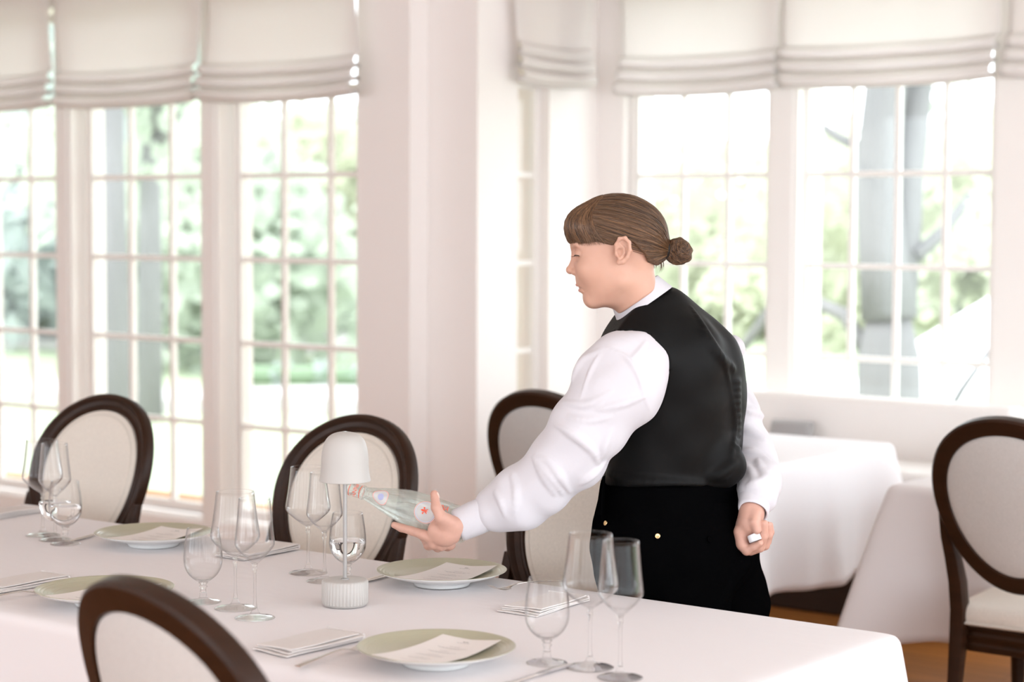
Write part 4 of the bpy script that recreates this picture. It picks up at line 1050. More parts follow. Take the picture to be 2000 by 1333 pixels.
# ---- trousers, apron strings, shoes
def legs(P):
    d = loftf(P, .004, .004); d = smax(d, P[..., 2]-yz(938), .01); d = smax(d, yz(1130)-P[..., 2], .10)
    L_ = [pt(1296, 1070, 4.28), pt(1310, 1190, 4.29), pt(1318, 1420, 4.31)]; L_ += [np.array([L_[2][0]+.02, 4.36, .40]), np.array([L_[2][0]+.05, 4.38, .09])]
    R_ = [pt(1388, 1050, 4.44), pt(1413, 1180, 4.50), pt(1416, 1420, 4.50)]; R_ += [np.array([R_[2][0]+.03, 4.56, .40]), np.array([R_[2][0]+.06, 4.58, .09])]
    d = smin(d, chain(P, L_, [.138, .124, .092, .066, .060], .03), .05)
    d = smin(d, ell(P, pt(1400, 1075, 4.33), (.080, .085, .105)), .04)            # seat
    d = smin(d, chain(P, R_, [.105, .098, .085, .064, .060], .03), .03)
    d = smin(d, ell(P, pt(1225, 1075, 4.30), (.065, .07, .13)), .04)
    d = smin(d, cone(P, pt(1240, 1120, 4.27), pt(1245, 1300, 4.28), .075, .07), .03)
    return d+WV(P, 1.0)
LG = ridge_pts(legs, [([(1200, 1010), (1300, 1030), (1380, 1035), (1440, 1020)], .004, .006), ([(1400, 960), (1425, 955), (1443, 938)], .007, .008), ([(1390, 985), (1420, 990), (1440, 980)], .005, .008), ([(1410, 1180), (1440, 1120), (1462, 1100)], .008, .02), ([(1180, 940), (1178, 980), (1176, 1020)], .006, .008)])
tro = solid('trousers', lambda P: add_ridges(P, legs(P), LG), (.08, 4.06, .05), (.66, 4.72, yz(925)), .0065, 'trouser', person, 1)
fl = B().loft([[pt(x, y, dd)-ROOT for x, y, dd in r] for r in [[(1182, 928, 4.24), (1178, 930, 4.22), (1172, 945, 4.24), (1180, 945, 4.26)], [(1182, 960, 4.24), (1176, 960, 4.215), (1167, 978, 4.235), (1178, 978, 4.26)], [(1182, 1004, 4.24), (1174, 1008, 4.215), (1160, 1005, 4.235), (1172, 1006, 4.26)]]])
fl.obj('apron_tie', 'trouser', person, smooth=True, bevel=.002)
for x, y, big in [(1185, 1023, 1), (1285, 1048, 1), (1385, 1055, 0)]:
    p = march(legs, [x], [y])[0]; e = .006
    g = np.array([float(legs(p+v)-legs(p-v)) for v in np.eye(3)*e]); g /= np.linalg.norm(g)
    q = Vector(g).to_track_quat('Z', 'Y').to_matrix().to_4x4(); q.translation = Vector(p-ROOT+g*.002)
    o = B().lathe([(0, 0), (.0055, 0), (.0058, .0015), (.005, .0028), (.004, .0024), (0, .0024)] if big else [(0, 0), (.0075, 0), (.0078, .0015), (.0065, .003), (.005, .002), (0, .002)], 24).obj('button', 'brass' if big else 'trouser', tro, smooth=True); o.data.transform(q)
    o['label'] = 'small round brass button' if big else 'black button'
for k, (x, y) in enumerate([(ROOT[0]-.02, 4.33), (ROOT[0]+.10, 4.54)]):
    rings = []
    for s, w, h0, h1 in [(-.10, .018, .0, .05), (-.085, .034, 0, .075), (-.04, .038, 0, .085), (.03, .043, 0, .07), (.10, .046, 0, .052), (.155, .036, 0, .042), (.175, .012, .004, .03)]:
        c = np.array([x, y, 0])+UF*s-ROOT; rings.append([tuple(c+UR*w*math.cos(a)+np.array([0, 0, lerp(h0, h1, .5+.5*math.sin(a))])) for a in [2*PI*j/20 for j in range(20)]])
    B().loft(rings).obj('shoe', 'black', person, smooth=True)
# ---- head: profile to the picture's left, tipped down
HD = 4.225
def hp(x, y, lat=0.): return pt(x, y, HD+lat)
hs_ = HD/FPX
def head(P):
    d = ell(P, hp(1208, 464), (.092, .072, .079))
    d = smin(d, ell(P, hp(1168, 512), (.050, .060, .076), rotm(0, -12, 0)), .03)
    d = smin(d, ell(P, hp(1185, 538), (.052, .058, .056), rotm(0, -25, 0)), .03)
    for s in (-1, 1):
        d = smin(d, cone(P, hp(1208, 548, s*.046), hp(1160, 584, s*.014), .020, .017), .018)
        d = smin(d, ell(P, hp(1150, 526, s*.036), (.024, .022, .024)), .016)          # cheek
    d = smin(d, ell(P, hp(1157, 584), (.017, .022, .017)), .014)                       # chin
    d = smin(d, ell(P, hp(1182, 584), (.026, .032, .014)), .016)                        # under the chin
    d = smin(d, ell(P, hp(1128, 477), (.013, .044, .012)), .014)                       # brow
    d = smin(d, ell(P, hp(1140, 548), (.014, .026, .018)), .012)                       # muzzle
    for s in (-1, 1): d = smax(d, -ell(P, hp(1121, 497, s*.030), (.012, .017, .011)), .012)
    d = smin(d, chain(P, [hp(1127, 486), hp(1124, 502), hp(1119.5, 517), hp(1114.5, 527)], [.0072, .0068, .0074, .0088], .004), .009)
    d = smin(d, ell(P, hp(1113.5, 528), (.0078, .0085, .0072)), .005)
    for s in (-1, 1): d = smin(d, ell(P, hp(1122.5, 532, s*.0105), (.0080, .0062, .0068), rotm(0, 0, s*-15)), .005)
    for s in (-1, 1): d = smax(d, -ell(P, hp(1119, 539, s*.006), (.0052, .0034, .0030)), .002)
    d = smin(d, ell(P, hp(1133.5, 554.5), (.0078, .021, .0052), rotm(0, 12, 0)), .004)     # upper lip
    d = smin(d, ell(P, hp(1139, 568), (.0085, .018, .0058), rotm(0, 8, 0)), .004)        # lower lip
    m0 = [hp(1126, 560.5, 0), hp(1133, 561, -.012), hp(1142, 562.5, -.021)]
    d = smax(d, -chain(P, m0, [.0022, .0016, .0008]), .003)
    d = smax(d, -chain(P, [p*np.array([1, -1, 1])+np.array([0, 2*HD, 0]) for p in m0], [.0022, .0016, .0008]), .003)
    for s in (-1, 1): d = smin(d, ell(P, hp(1133.5, 495.5, s*.0295), (.0122, .0145, .0108)), .003)    # lowered eyelid over the eyeball
    d = smin(d, chain(P, [hp(1226, 520, 0), hp(1233, 555, .005), hp(1246, 590, .012)], [.050, .0475, .049], .02), .028)
    d = smin(d, ell(P, hp(1205, 572, 0), (.020, .034, .020)), .02)
    return d
def earf(P, s=-1):
    L_ = .0755
    c = lambda x, y, l=0.: hp(x, y, s*(L_+l))
    d = ell(P, c(1217, 487, .004), (.0135, .0050, .025), rotm(0, 12, s*-14))
    d = smin(d, chain(P, [c(1203, 492, .003), c(1203, 478, .007), c(1210, 466.5, .011), c(1221, 465, .014), c(1229, 474, .015), c(1230.5, 489, .014), c(1225, 503, .011), c(1217, 511, .008), c(1209, 513, .006)], [.0028, .0032, .0036, .0037, .0037, .0036, .0040, .0056, .0056], .003), .004)
    d = smin(d, chain(P, [c(1210, 476, .008), c(1218, 484, .010), c(1219, 495, .009), c(1211, 505, .007)], [.0018, .0022, .0022, .0026], .002), .003)
    d = smax(d, -ell(P, c(1210, 493, .010), (.0065, .0062, .0085)), .003)
    d = smin(d, ell(P, c(1203.5, 497, .005), (.0036, .0030, .0045)), .003)
    return d
NCK = np.array([-.57, .05, .82]); NCK /= np.linalg.norm(NCK)
def headall(P): return smax(head(P), -((P-hp(1240, 569))@NCK)-.022, .004)
body = solid('head', headall, hp(1098, 372, -.10)+np.array([0, 0, -.265]), hp(1312, 372, .105), .0018, 'skin', person, 1)
for s in (-1, 1):
    a_, b_ = hp(1190, 455, s*.097), hp(1240, 522, s*.058); lo_, hi_ = np.minimum(a_, b_), np.maximum(a_, b_)
    solid('ear', lambda P: earf(P, s), lo_, hi_, .0010, 'skin', body, 2)
# lips, lashes, brow
def patch(name, fn, off, pts_, r, m, parent):
    S_ = march(fn, *zip(*pts_), d0=HD-.15, d1=HD+.1); bb = B(); bb.tube([p-ROOT+np.array([0, -off, 0]) for p in S_], r, 8); return bb.obj(name, m, parent, smooth=True)
for s in (-1, 1):
    mir = lambda p: p if s < 0 else (p*np.array([1, -1, 1])+np.array([0, 2*HD, 0]))
    up = [mir(hp(x, y, l)) for x, y, l in [(1127.5, 556.5, 0), (1130, 557.2, -.007), (1134, 558.6, -.014), (1141, 561.6, -.0205)]]
    lo_ = [mir(hp(x, y, l)) for x, y, l in [(1133.5, 567.5, 0), (1135, 566.5, -.007), (1137.5, 565, -.013), (1142, 562.3, -.0200)]]
    B().tube([p-ROOT for p in up], [.0038, .0036, .0028, .0008], 12).tube([p-ROOT for p in lo_], [.0045, .0042, .0030, .0008], 12).obj('lip', 'lip', body, smooth=True)
    eye = np.array(mir(hp(1133.5, 495.5, -.0295)))
    sg = -1 if s < 0 else 1
    bb = B(); L2 = []
    for i in range(13):
        a = R(lerp(100, 205, i/12)) # arc along the lid's lower edge from inner to outer corner
        L2.append(eye+np.array([-.0122*math.cos(R(lerp(-10, 78, i/12))), sg*.0150*math.sin(R(lerp(-10, 78, i/12))), -.0048+.0012*math.sin(PI*i/12)]))
    bb.tube([p-ROOT for p in L2], [.0005]+[.0011]*11+[.0005], 6)
    for i in range(1, 13):
        p = L2[i]; o = p-eye; o[2] = 0; o /= np.linalg.norm(o); bb.tube([p-ROOT, p+o*.0035+np.array([0, 0, -.0025])-ROOT, p+o*.0065+np.array([0, 0, -.0022])-ROOT], [.00035, .00025, .0001], 4)
    bb.obj('eyelash', 'lash', body, smooth=True)

# ---- hair
TIE = hp(1297, 487, 0.)
gx = np.array([1085, 1108, 1137, 1163, 1192, 1203, 1231, 1240, 1254, 1262, 1280, 1300]); gy = np.array([476, 478, 476, 472, 479, 474, 472, 482, 495, 512, 519, 523])
GX = np.array([hp(x, y)[0] for x, y in zip(gx, gy)]); GZ_ = np.array([hp(x, y)[2] for x, y in zip(gx, gy)])
CAPC, CAPR = hp(1206, 457), (.1040, .0815, .0860)
def cap0(P):
    d = ell(P, CAPC, CAPR)
    d = smin(d, ell(P, hp(1245, 470), (.050, .066, .060), rotm(0, 20, 0)), .03)
    d = smin(d, cone(P, hp(1255, 485), hp(1288, 490), .045, .018), .03)
    d = smin(d, ell(P, hp(1268, 505), (.020, .034, .022)), .015)
    d = smin(d, ell(P, hp(1136, 442), (.034, .060, .034), rotm(0, -25, 0)), .025)      # fringe volume
    return d
FWD = hp(1110, 440)-TIE; FWD /= np.linalg.norm(FWD); FS = np.array([0, 1., 0]); FS -= FWD*(FS@FWD); FS /= np.linalg.norm(FS); FU = np.cross(FS, FWD)
def azim(P): q = P-TIE; return np.arctan2(q@FS, q@FU)
def cap(P):
    d = cap0(P)
    az = azim(P); d = d+.0007*np.sin(az*46+3*np.sin(P[..., 0]*30))+.0004*np.sin(az*97+1)
    g = np.interp(P[..., 0], GX, GZ_); d = smax(d, (g-P[..., 2])*.8, .005)
    # the face side of the fringe is hollow between the temples
    d = smax(d, -ell(P, hp(1134, 500), (.032, .05, .030)), .004)
    return d
hair = solid('hair', cap, hp(1088, 372, -.10)+np.array([0, 0, -.18]), hp(1312, 366, .10), .0022, 'hair', person, 1)
BUN = [hp(1302, 492), hp(1329, 491)]
def bun(P):
    c = hp(1329, 491, 0)
    d = ell(P, c, (.0235, .026, .0265), rotm(0, -20, 0))
    q = P-c; a = np.arctan2(q[..., 2], q[..., 0]); r = vlen(q)
    d = d+.0020*np.sin(q@np.array([150., 60, 190])+1.5*np.sin(a*2))+.0012*np.sin(q@np.array([-260., 120, 170]))
    d = smin(d, tor(P, hp(1323, 492, -.004), .0195, .0085, (.35, 1, .15)), .004)
    d = smin(d, cone(P, hp(1298, 489), hp(1318, 490), .0125, .016), .006)
    return d
bn = solid('hair_bun', bun, hp(1295, 445, -.045)+np.array([0, 0, -.10]), hp(1368, 440, .045), .0016, 'hair', hair)
def flow_attr(o, fn):
    me = o.data; a = me.attributes.new('flow', 'FLOAT_VECTOR', 'POINT'); V = np.array([v.co[:] for v in me.vertices])+ROOT
    a.data.foreach_set('vector', fn(V).astype(f32).ravel())
flow_attr(hair, lambda V: np.stack([azim(V), vlen(V-TIE)*6, V[:, 2]*0], 1))
cb_ = hp(1327, 491)
flow_attr(bn, lambda V: np.stack([(V-cb_)[:, 1]*28+vlen((V-cb_)[:, [0, 2]])*20, np.arctan2((V-cb_)[:, 2], (V-cb_)[:, 0])*.4, V[:, 0]*0], 1))
bb = B()
for k in range(3): bb.tube([TIE+np.array([.004+.002*k, .0175*math.cos(a), .003*math.cos(a*1+k)+.0175*math.sin(a)])-ROOT for a in [2*PI*i/24 for i in range(25)]], .0032, 8, caps=False)
bb.obj('hair_tie', 'tie', hair, smooth=True)
# strands: swept back from the hairline to the tie, and the fringe combed forward and down
rnd = random.Random(4); SB = {'strand_d': B(), 'strand_m': B(), 'strand_l': B()}
def cap_out(p, off):
    """push a point to the hair surface along the line from the skull centre"""
    c = CAPC; v = p-c; v = v/np.linalg.norm(v); ts = np.linspace(.03, .14, 56); Q = c+v*ts[:, None]; F = cap0(Q); k = int(np.argmax(F > 0)); 
    t = ts[k-1]+(ts[k]-ts[k-1])*(-F[k-1])/(F[k]-F[k-1]+1e-9); return c+v*(t+off)
for i in range(760):
    az = rnd.uniform(-2.9, 2.9); th0 = rnd.uniform(.25, 2.3) if rnd.random() < .5 else rnd.uniform(1.3, 2.4)
    # directions on the sphere round the skull centre: pole A = tie
    A = TIE-CAPC; A /= np.linalg.norm(A); s1 = np.array([0, 1., 0]); s1 -= A*(s1@A); s1 /= np.linalg.norm(s1); s2 = np.cross(s1, A)
    pts_ = []; w0 = rnd.uniform(-.03, .03); lift = rnd.uniform(-.0004, .0010)
    if i % 40 == 0: lift += .002
    for j in range(13):
        t = th0*(1-j/12)+.06; a2 = az+w0*math.sin(j*.5)
        dv = A*math.cos(t)+(s1*math.sin(a2)+s2*math.cos(a2))*math.sin(t)
        q = cap_out(CAPC+dv*.1, lift)
        if q[2] < np.interp(q[0], GX, GZ_)+(.002 if q[0] < hp(1222, 430)[0] else .009) or float(cap(q)) > .0018 or float(earf(q)) < .003: continue
        if q[0] < hp(1150, 430)[0] and q[2] < hp(1150, 425)[2]: continue
        pts_.append(q)
    if len(pts_) < 4: continue
    SB[rnd.choice(['strand_d', 'strand_m', 'strand_m', 'strand_l'])].tube([p-ROOT for p in pts_], [rnd.uniform(.0003, .00055)]*(len(pts_)-1)+[.0002], 4, caps=False)
for i in range(330):                          # fringe
    side = rnd.uniform(-1, 1); xe = lerp(1099, 1186, abs(side)**1.3); ye = np.interp(xe, [1095, 1108, 1140, 1186], [470, 479, 480, 476])+rnd.uniform(-2, 3)
    lat_e = np.sign(side)*np.interp(xe, [1099, 1112, 1140, 1186], [.006, .040, .060, .076]); x0 = rnd.uniform(1158, 1180); y0 = rnd.uniform(384, 392); l0 = lat_e*.35
    xc, yc = lerp(1118, 1150, abs(side)), lerp(398, 432, abs(side)**.7); pts_ = []
    for j in range(11):
        t = j/10; x = (1-t)**2*x0+2*t*(1-t)*xc+t*t*xe; y = (1-t)**2*y0+2*t*(1-t)*yc+t*t*ye; l = lerp(l0, lat_e, t**.8)
        q = hp(x, y, l); q = cap_out(q, rnd.uniform(0, .0012)); pts_.append(q)
    SB[rnd.choice(['strand_m', 'strand_m', 'strand_l', 'strand_l', 'strand_d'])].tube([p-ROOT for p in pts_], [.0005]*8+[.0004, .0003, .0001], 4, caps=False)
for i in range(420):                          # bun coils
    c = hp(1328, 491, 0); a0 = rnd.uniform(0, 6.28); ax_ = np.array([.35+rnd.gauss(0, .45), rnd.choice([-1, 1])*1.0, .25+rnd.gauss(0, .45)]); ax_ /= np.linalg.norm(ax_); e1 = np.cross(ax_, [0, 0, 1.]); e1 /= np.linalg.norm(e1); e2 = np.cross(ax_, e1); lat = rnd.uniform(0, 1.1); pts_ = []
    for j in range(10):
        a = a0+j*.22; v = (e1*math.cos(a)+e2*math.sin(a))*math.cos(lat+.12*math.sin(a))+ax_*math.sin(lat+.12*math.sin(a)); v /= np.linalg.norm(v); ts = np.linspace(.012, .04, 30); Q = c+v*ts[:, None]; F = bun(Q); k = int(np.argmax(F > 0)); pts_.append(c+v*(ts[k]+.0001))
    SB[rnd.choice(['strand_d', 'strand_m', 'strand_l', 'strand_m'])].tube([p-ROOT for p in pts_], [.0006]*9+[.0002], 4, caps=False)
for i in range(26):
    x = rnd.uniform(1268, 1296); x2 = x+rnd.uniform(-3, 6); y2 = rnd.uniform(522, 533 if x > 1284 else 526); SB['strand_m'].tube([hp(x, 508, -.01)-ROOT, hp(x+1.5, lerp(508, y2, .5), -.012)-ROOT, hp(x2, y2, -.010)-ROOT], [.0005, .0004, .0001], 4)
for k, bb in SB.items(): bb.obj('hair_strands', k, hair, smooth=True)

# ---- left hand round the bottle (bottle frame first)
BM, BB_ = pt(679, 953, 4.285), pt(912, 1030, 4.200)
bd = (BB_-BM); BL = np.linalg.norm(bd); bd /= BL
def hand_l(P):
    q = lambda x, y, d: pt(x, y, d)
    d = chain(P, [q(925, 1018, 4.19), q(893, 1030, 4.185), q(872, 1040, 4.18)], [.024, .026, .026], .01)
    d = smin(d, ell(P, q(866, 1040, 4.178), (.034, .021, .029), rotm(0, 20, 0)), .012)
    d = smin(d, chain(P, [q(884, 1024, 4.165), q(862, 1012, 4.150), q(852, 992, 4.150), q(848.5, 966, 4.163)], [.0150, .0125, .0102, .0088], .006), .012)   # thumb
    d = smin(d, ell(P, q(869, 1020, 4.16), (.016, .013, .017)), .010)
    idx = [q(845, 1052, 4.185), q(826, 1045, 4.19), q(803, 1037, 4.205), q(784, 1031.5, 4.215), q(770, 1026, 4.22)]
    d = smin(d, chain(P, idx, [.0125, .0105, .0094, .0088, .0072], .004), .006)
    for k, (x, y) in enumerate([(846, 1062), (862, 1066), (879, 1064)]):
        kn = q(x, y, 4.19+.006*k); c = q(x-18+4*k, y-14, 4.245); tip = q(x-14+2*k, y-62, 4.272-.003*k)
        d = smin(d, chain(P, [kn, lerp(kn, c, .5)+np.array([0, .004, -.012]), c+np.array([0, .010, -.004]), tip], [.0125, .0105, .0095, .0078], .004), .006)
    return d
rB = lambda P: cone(P, BM+bd*.13, BB_, .0405, .0400)
handl = solid('hand', lambda P: smax(hand_l(P), -(rB(P)), .002), pt(752, 950, 4.11)+np.array([0, 0, -.16]), pt(935, 920, 4.31), .0018, 'handskin', person, 1)
handl['label'] = 'hand holding the bottle'
bb = B(); bb.lathe([(0, -.0065), (.0028, -.0058), (.0042, -.003), (.0045, .001), (.0038, .0048), (.0018, .0066), (0, .007)], 20)
bb.V = [(x*.45, y, z) for x, y, z in bb.V]; nl = bb.obj('fingernail', 'nail', handl, smooth=True); nl.data.transform(Matrix.Translation(Vector(pt(855, 968, 4.158)-ROOT)) @ Matrix.Rotation(R(-18), 4, 'Y') @ Matrix.Rotation(R(35), 4, 'Z'))
# ---- right hand behind the back, palm to the camera
def hand_r(P):
    q = lambda x, y, d: pt(x, y, d-.075)
    d = chain(P, [q(1471, 975, 4.36), q(1468, 1002, 4.325), q(1464, 1022, 4.315)], [.026, .0255, .027], .01)
    d = smin(d, ell(P, q(1459, 1040, 4.325), (.0250, .0135, .034), rotm(0, -6, 0)), .012)
    d = smin(d, chain(P, [q(1444, 1040, 4.312), q(1448, 1062, 4.312), q(1458, 1076, 4.308)], [.0125, .0115, .0110], .006), .010)
    d = smin(d, chain(P, [q(1476, 1004, 4.305), q(1474, 1020, 4.292), q(1478, 1036, 4.288)], [.0135, .0115, .0095], .005), .006)              # thumb
    F = [([(1450, 1068, 4.315), (1459, 1075, 4.306), (1474, 1068, 4.297), (1484, 1062, 4.290)], [.0105, .0100, .0088, .0074]),
         ([(1466, 1076, 4.322), (1484, 1070, 4.312), (1492, 1048, 4.300), (1493, 1023, 4.292)], [.0110, .0104, .0092, .0080]),
         ([(1472, 1074, 4.334), (1494, 1066, 4.326), (1501, 1046, 4.316), (1500, 1026, 4.308)], [.0110, .0100, .0090, .0076]),
         ([(1470, 1060, 4.342), (1498, 1058, 4.338), (1505, 1040, 4.330), (1504, 1026, 4.324)], [.0105, .0095, .0080, .0068])]
    for pts_, rs in F: d = smin(d, chain(P, [q(*p) for p in pts_], rs, .003), .0028)
    return d
hr_ = solid('hand', hand_r, pt(1430, 960, 4.17)+np.array([0, 0, -.15]), pt(1518, 958, 4.33), .0018, 'handskin', person, 1)
hr_['label'] = 'hand held behind the back, palm outwards'
# bottle cap between the fingers
cp = B(); nt = 44
cp.lathe([(0, 0), (.0128, 0), (.0136, .001), (.0139, .003), (.0139, .014), (.0132, .0155), (.0118, .0158), (.0118, .003), (0, .003)], 176, wob=lambda a, z: 1+.018*(abs(math.sin(a*nt/2))-.5)*(.002 < z < .0145))
M['capw'] = mat('white_bottle_cap', (.80, .81, .84), .4)
co = cp.obj('bottle_cap', 'capw', None, auto=45)
wpos = lambda p: Vector((p[0]*aR+p[1]*aF)[:2].tolist()+[float(p[2])])
co.matrix_world = Matrix.Translation(wpos(pt(1471, 1044, 4.223))) @ Matrix.Rotation(yaw, 4, 'Z') @ Matrix.Rotation(R(-20), 4, 'Y') @ Matrix.Rotation(R(165), 4, 'X')
props(co, 'ribbed white bottle cap held in the hand behind the waiter\'s back', 'bottle cap')

# ------------------------------------------------------------------ the water bottle
Zb = -bd; Yb = np.array([0, -1., 0]); Yb -= Zb*(Yb@Zb); Yb /= np.linalg.norm(Yb); Xb = np.cross(Yb, Zb)     # local Z towards the mouth, Y to the camera
def w3(v): return (v[0]*aR+v[1]*aF+np.array([0, 0, v[2]]))
bx_, by_, bz_ = w3(Xb), w3(Yb), w3(Zb); bo = wpos(BB_)
Mb = Matrix(((bx_[0], by_[0], bz_[0], bo[0]), (bx_[1], by_[1], bz_[1], bo[1]), (bx_[2], by_[2], bz_[2], bo[2]), (0, 0, 0, 1)))
bt = D.objects.new('water_bottle', None); COL.objects.link(bt); bt.matrix_world = Mb
props(bt, 'clear mineral water bottle with red lettering held tilted in the waiter\'s hand', 'bottle')
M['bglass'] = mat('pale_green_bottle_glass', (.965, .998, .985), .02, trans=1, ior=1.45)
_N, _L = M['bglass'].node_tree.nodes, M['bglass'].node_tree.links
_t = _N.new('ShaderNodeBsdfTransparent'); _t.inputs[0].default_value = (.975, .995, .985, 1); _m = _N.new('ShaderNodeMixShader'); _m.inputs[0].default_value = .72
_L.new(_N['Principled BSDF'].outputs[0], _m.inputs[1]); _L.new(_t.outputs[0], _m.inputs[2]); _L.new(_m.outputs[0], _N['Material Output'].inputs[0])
L_ = BL
rad = lambda z: float(np.interp(z, [0, .004, .012, .10, .125, .145, .170, .195, .215, .232, .238, L_-.006, L_], [.034, .037, .0385, .0398, .0396, .0378, .0325, .0262, .0202, .0158, .0143, .0138, .0135]))
zs = [0, .001, .004, .012, .03, .06, .09, .10, .112, .125, .135, .145, .158, .170, .182, .195, .205, .215, .224, .232, .236]
prof = [(0, .006), (.02, .004), (.032, .0), (.0345, .0004)]+[(rad(z), z) for z in zs[2:]]+[(.0143, L_-.040), (.0158, L_-.0395), (.0158, L_-.036), (.0142, L_-.0355), (.0138, L_-.012), (.0148, L_-.010), (.0148, L_-.004), (.0138, L_-.001), (.0128, L_)]
prof = sorted(set([p for p in prof if p[1] <= .236 or p[1] >= L_-.041][4:]), key=lambda p: p[1]); prof = [(0, .006), (.02, .004), (.032, .0), (.0345, .0004)]+prof
inner = [(max(.0004, r-.0022), max(z, .008)) for r, z in prof if z > .006][::-1]
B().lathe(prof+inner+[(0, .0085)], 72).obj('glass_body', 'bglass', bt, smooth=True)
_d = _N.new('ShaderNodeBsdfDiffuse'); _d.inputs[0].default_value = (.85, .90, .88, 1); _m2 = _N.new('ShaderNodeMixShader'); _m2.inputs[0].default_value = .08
_L.new(_m.outputs[0], _m2.inputs[1]); _L.new(_d.outputs[0], _m2.inputs[2]); _L.new(_m2.outputs[0], _N['Material Output'].inputs[0])   # pale diffuse mixed in for the bright, milky light showing through the bottle
# water lying inside, cut level: slice of the inner volume under a world-horizontal plane
M['bwater'] = mat('bottled_water', (.97, .995, .985), 0, trans=1, ior=1.33)
_N, _L = M['bwater'].node_tree.nodes, M['bwater'].node_tree.links
_t = _N.new('ShaderNodeBsdfTransparent'); _m = _N.new('ShaderNodeMixShader'); _m.inputs[0].default_value = .7
_L.new(_N['Principled BSDF'].outputs[0], _m.inputs[1]); _L.new(_t.outputs[0], _m.inputs[2]); _L.new(_m.outputs[0], _N['Material Output'].inputs[0])
wt = B().lathe([(0, .0095)]+[(rad(z)-.0028, z) for z in [.0095, .012, .03, .06, .09, .112, .125, .145, .158, .170, .182, .195]]+[(0, .195)], 56).obj('water', 'bwater', bt, smooth=False)
bm = bmesh.new(); bm.from_mesh(wt.data); nrm = Mb.to_3x3().inverted() @ Vector((0, 0, 1)); lv = Mb.inverted() @ (bo+Vector((0, 0, .040)))
bmesh.ops.remove_doubles(bm, verts=bm.verts, dist=1e-5)
rs = bmesh.ops.bisect_plane(bm, geom=bm.verts[:]+bm.edges[:]+bm.faces[:], plane_co=lv, plane_no=nrm, clear_outer=True); ce = [e for e in rs['geom_cut'] if isinstance(e, bmesh.types.BMEdge)]
bmesh.ops.holes_fill(bm, edges=ce); bmesh.ops.recalc_face_normals(bm, faces=bm.faces); bm.to_mesh(wt.data); bm.free()
M['red'] = mat('orange_red_print', (.80, .09, .035), .5); M['pinkp'] = mat('pink_print', (.74, .36, .33), .5); M['bluep'] = mat('pale_blue_print', (.42, .45, .68), .5); M['labelw'] = mat('frosted_white_print', (.84, .82, .86), .5)
_N, _L = M['labelw'].node_tree.nodes, M['labelw'].node_tree.links
_t = _N.new('ShaderNodeBsdfTransparent'); _m = _N.new('ShaderNodeMixShader'); _m.inputs[0].default_value = .58
_L.new(_N['Principled BSDF'].outputs[0], _m.inputs[1]); _L.new(_t.outputs[0], _m.inputs[2]); _L.new(_m.outputs[0], _N['Material Output'].inputs[0])
def wrap(V2, off=.0003):
    """flat label coordinates (along the bottle towards the mouth, across, upwards) -> bottle surface facing the camera"""
    out = []
    for a, s in V2:
        r = rad(a)+off; ph = s/r; out.append((r*math.sin(ph), r*math.cos(ph), a))
    return out
def disc(a0, s0, ra, rs_, m, n=40, off=.0003, tri=0, ring=0):
    bb = B(); pts_ = []
    for k in range(n):
        t = 2*PI*k/n; q = 1+tri*math.cos(3*t); pts_.append((a0+ra*q*math.cos(t), s0+rs_*q*math.sin(t)))
    if ring:
        inn_ = [(a0+(x-a0)*(1-ring), s0+(y-s0)*(1-ring)) for x, y in pts_]; bb.add(wrap(pts_, off)+wrap(inn_, off), [(k, (k+1) % n, n+(k+1) % n, n+k) for k in range(n)])
    else:
        rings = [wrap([(a0+(x-a0)*f, s0+(y-s0)*f) for x, y in pts_], off) for f in (1, .75, .5, .25, .03)]; bb.loft(rings, caps=False)
    return bb
def band(a0, a1, off=.0004, n=60):
    bb = B(); bb.loft([[(x, y, a) for x, y, a in [((rad(a)+off)*math.sin(2*PI*k/n), (rad(a)+off)*math.cos(2*PI*k/n), a) for k in range(n)]] for a in (a0, a1)], caps=False); return bb
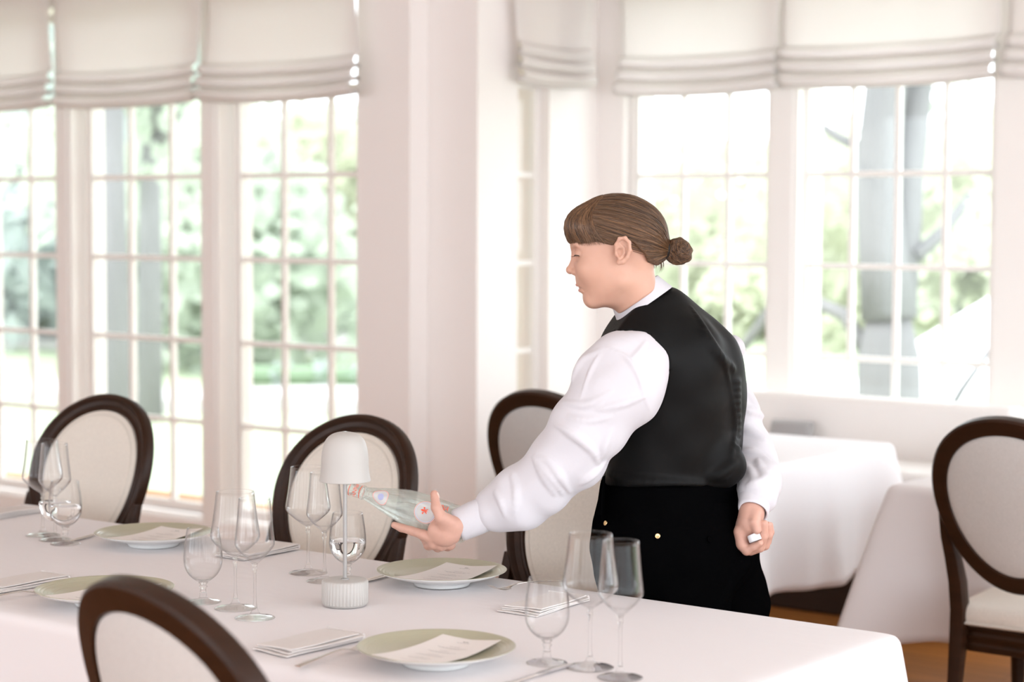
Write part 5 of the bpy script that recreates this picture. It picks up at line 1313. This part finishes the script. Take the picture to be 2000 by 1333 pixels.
def text_mesh(body_txt, size, a0, s0, spacing=1.0, narrow=.8, rot=0, off=.0005):
    cu = D.curves.new('txt', 'FONT'); cu.body = body_txt; cu.size = size; cu.align_x = 'CENTER'; cu.align_y = 'CENTER'; cu.resolution_u = 3; cu.space_character = spacing
    to = D.objects.new('txt', cu); COL.objects.link(to); bpy.context.view_layer.update(); dg = bpy.context.evaluated_depsgraph_get(); me = to.evaluated_get(dg).to_mesh()
    V2 = [(v.co.x*narrow, v.co.y) for v in me.vertices]; Fc = [tuple(p.vertices) for p in me.polygons]; to.evaluated_get(dg).to_mesh_clear(); D.objects.remove(to); D.curves.remove(cu)
    c, s = math.cos(rot), math.sin(rot); return B().add(wrap([(a0+x*c-y*s, s0+x*s+y*c) for x, y in V2], off), Fc)
nk = L_-.020
band(L_-.034, L_-.0325).add(*(lambda b: (b.V, b.F))(band(L_-.0095, L_-.0082, .0014))).obj('neck_stripe', 'red', bt, smooth=True)
text_mesh('PANNA', .0125, nk-.003, -.001, narrow=.95, rot=-PI/2, off=.0006).obj('neck_lettering', 'red', bt)
disc(.196, -.008, .019, .016, 'labelw', tri=.10).obj('shoulder_emblem', 'labelw', bt, smooth=True)
disc(.196, -.008, .0195, .0165, 'pinkp', tri=.10, ring=.09, off=.0006).obj('emblem_outline', 'pinkp', bt, smooth=True)
disc(.196, -.008, .0075, .0075, 'bluep', off=.0006).obj('emblem_centre', 'bluep', bt, smooth=True)
disc(.086, -.009, .025, .025, 'labelw').obj('front_label', 'labelw', bt, smooth=True)
disc(.086, -.009, .0252, .0252, 'pinkp', ring=.05, off=.0005).obj('label_outline', 'pinkp', bt, smooth=True)
disc(.086, -.009, .0215, .0215, 'bluep', ring=.03, off=.0005).obj('label_ring', 'bluep', bt, smooth=True)
# the red lily: three petals, a bar and three lower tips, growing towards the bottle's mouth
bb = B(); la, ls = .087, -.011
def petal(pts_): n = len(pts_); bb.add(wrap([(la+a, ls+s) for a, s in pts_], .0008), [tuple(range(n))])
petal([(.011, 0), (.006, .0026), (0, .0012), (0, -.0012), (.006, -.0026)])
for s in (1, -1):
    petal([(0, s*.0008), (.004, s*.0035), (.0065, s*.0062), (.004, s*.0082), (.0012, s*.0070), (.0032, s*.0060), (.0012, s*.0035)]); petal([(-.0016, s*.0006), (-.0035, s*.0022), (-.0058, s*.0050), (-.0036, s*.0052), (-.0018, s*.0030)])
petal([(-.0002, -.0042), (-.0002, .0042), (-.0014, .0042), (-.0014, -.0042)]); petal([(-.0016, -.0011), (-.0075, 0), (-.0016, .0011)])
bb.obj('lily_mark', 'red', bt)
text_mesh('PANNA', .0190, .061, -.031, narrow=.62, rot=PI, off=.0006).obj('lettering', 'red', bt)
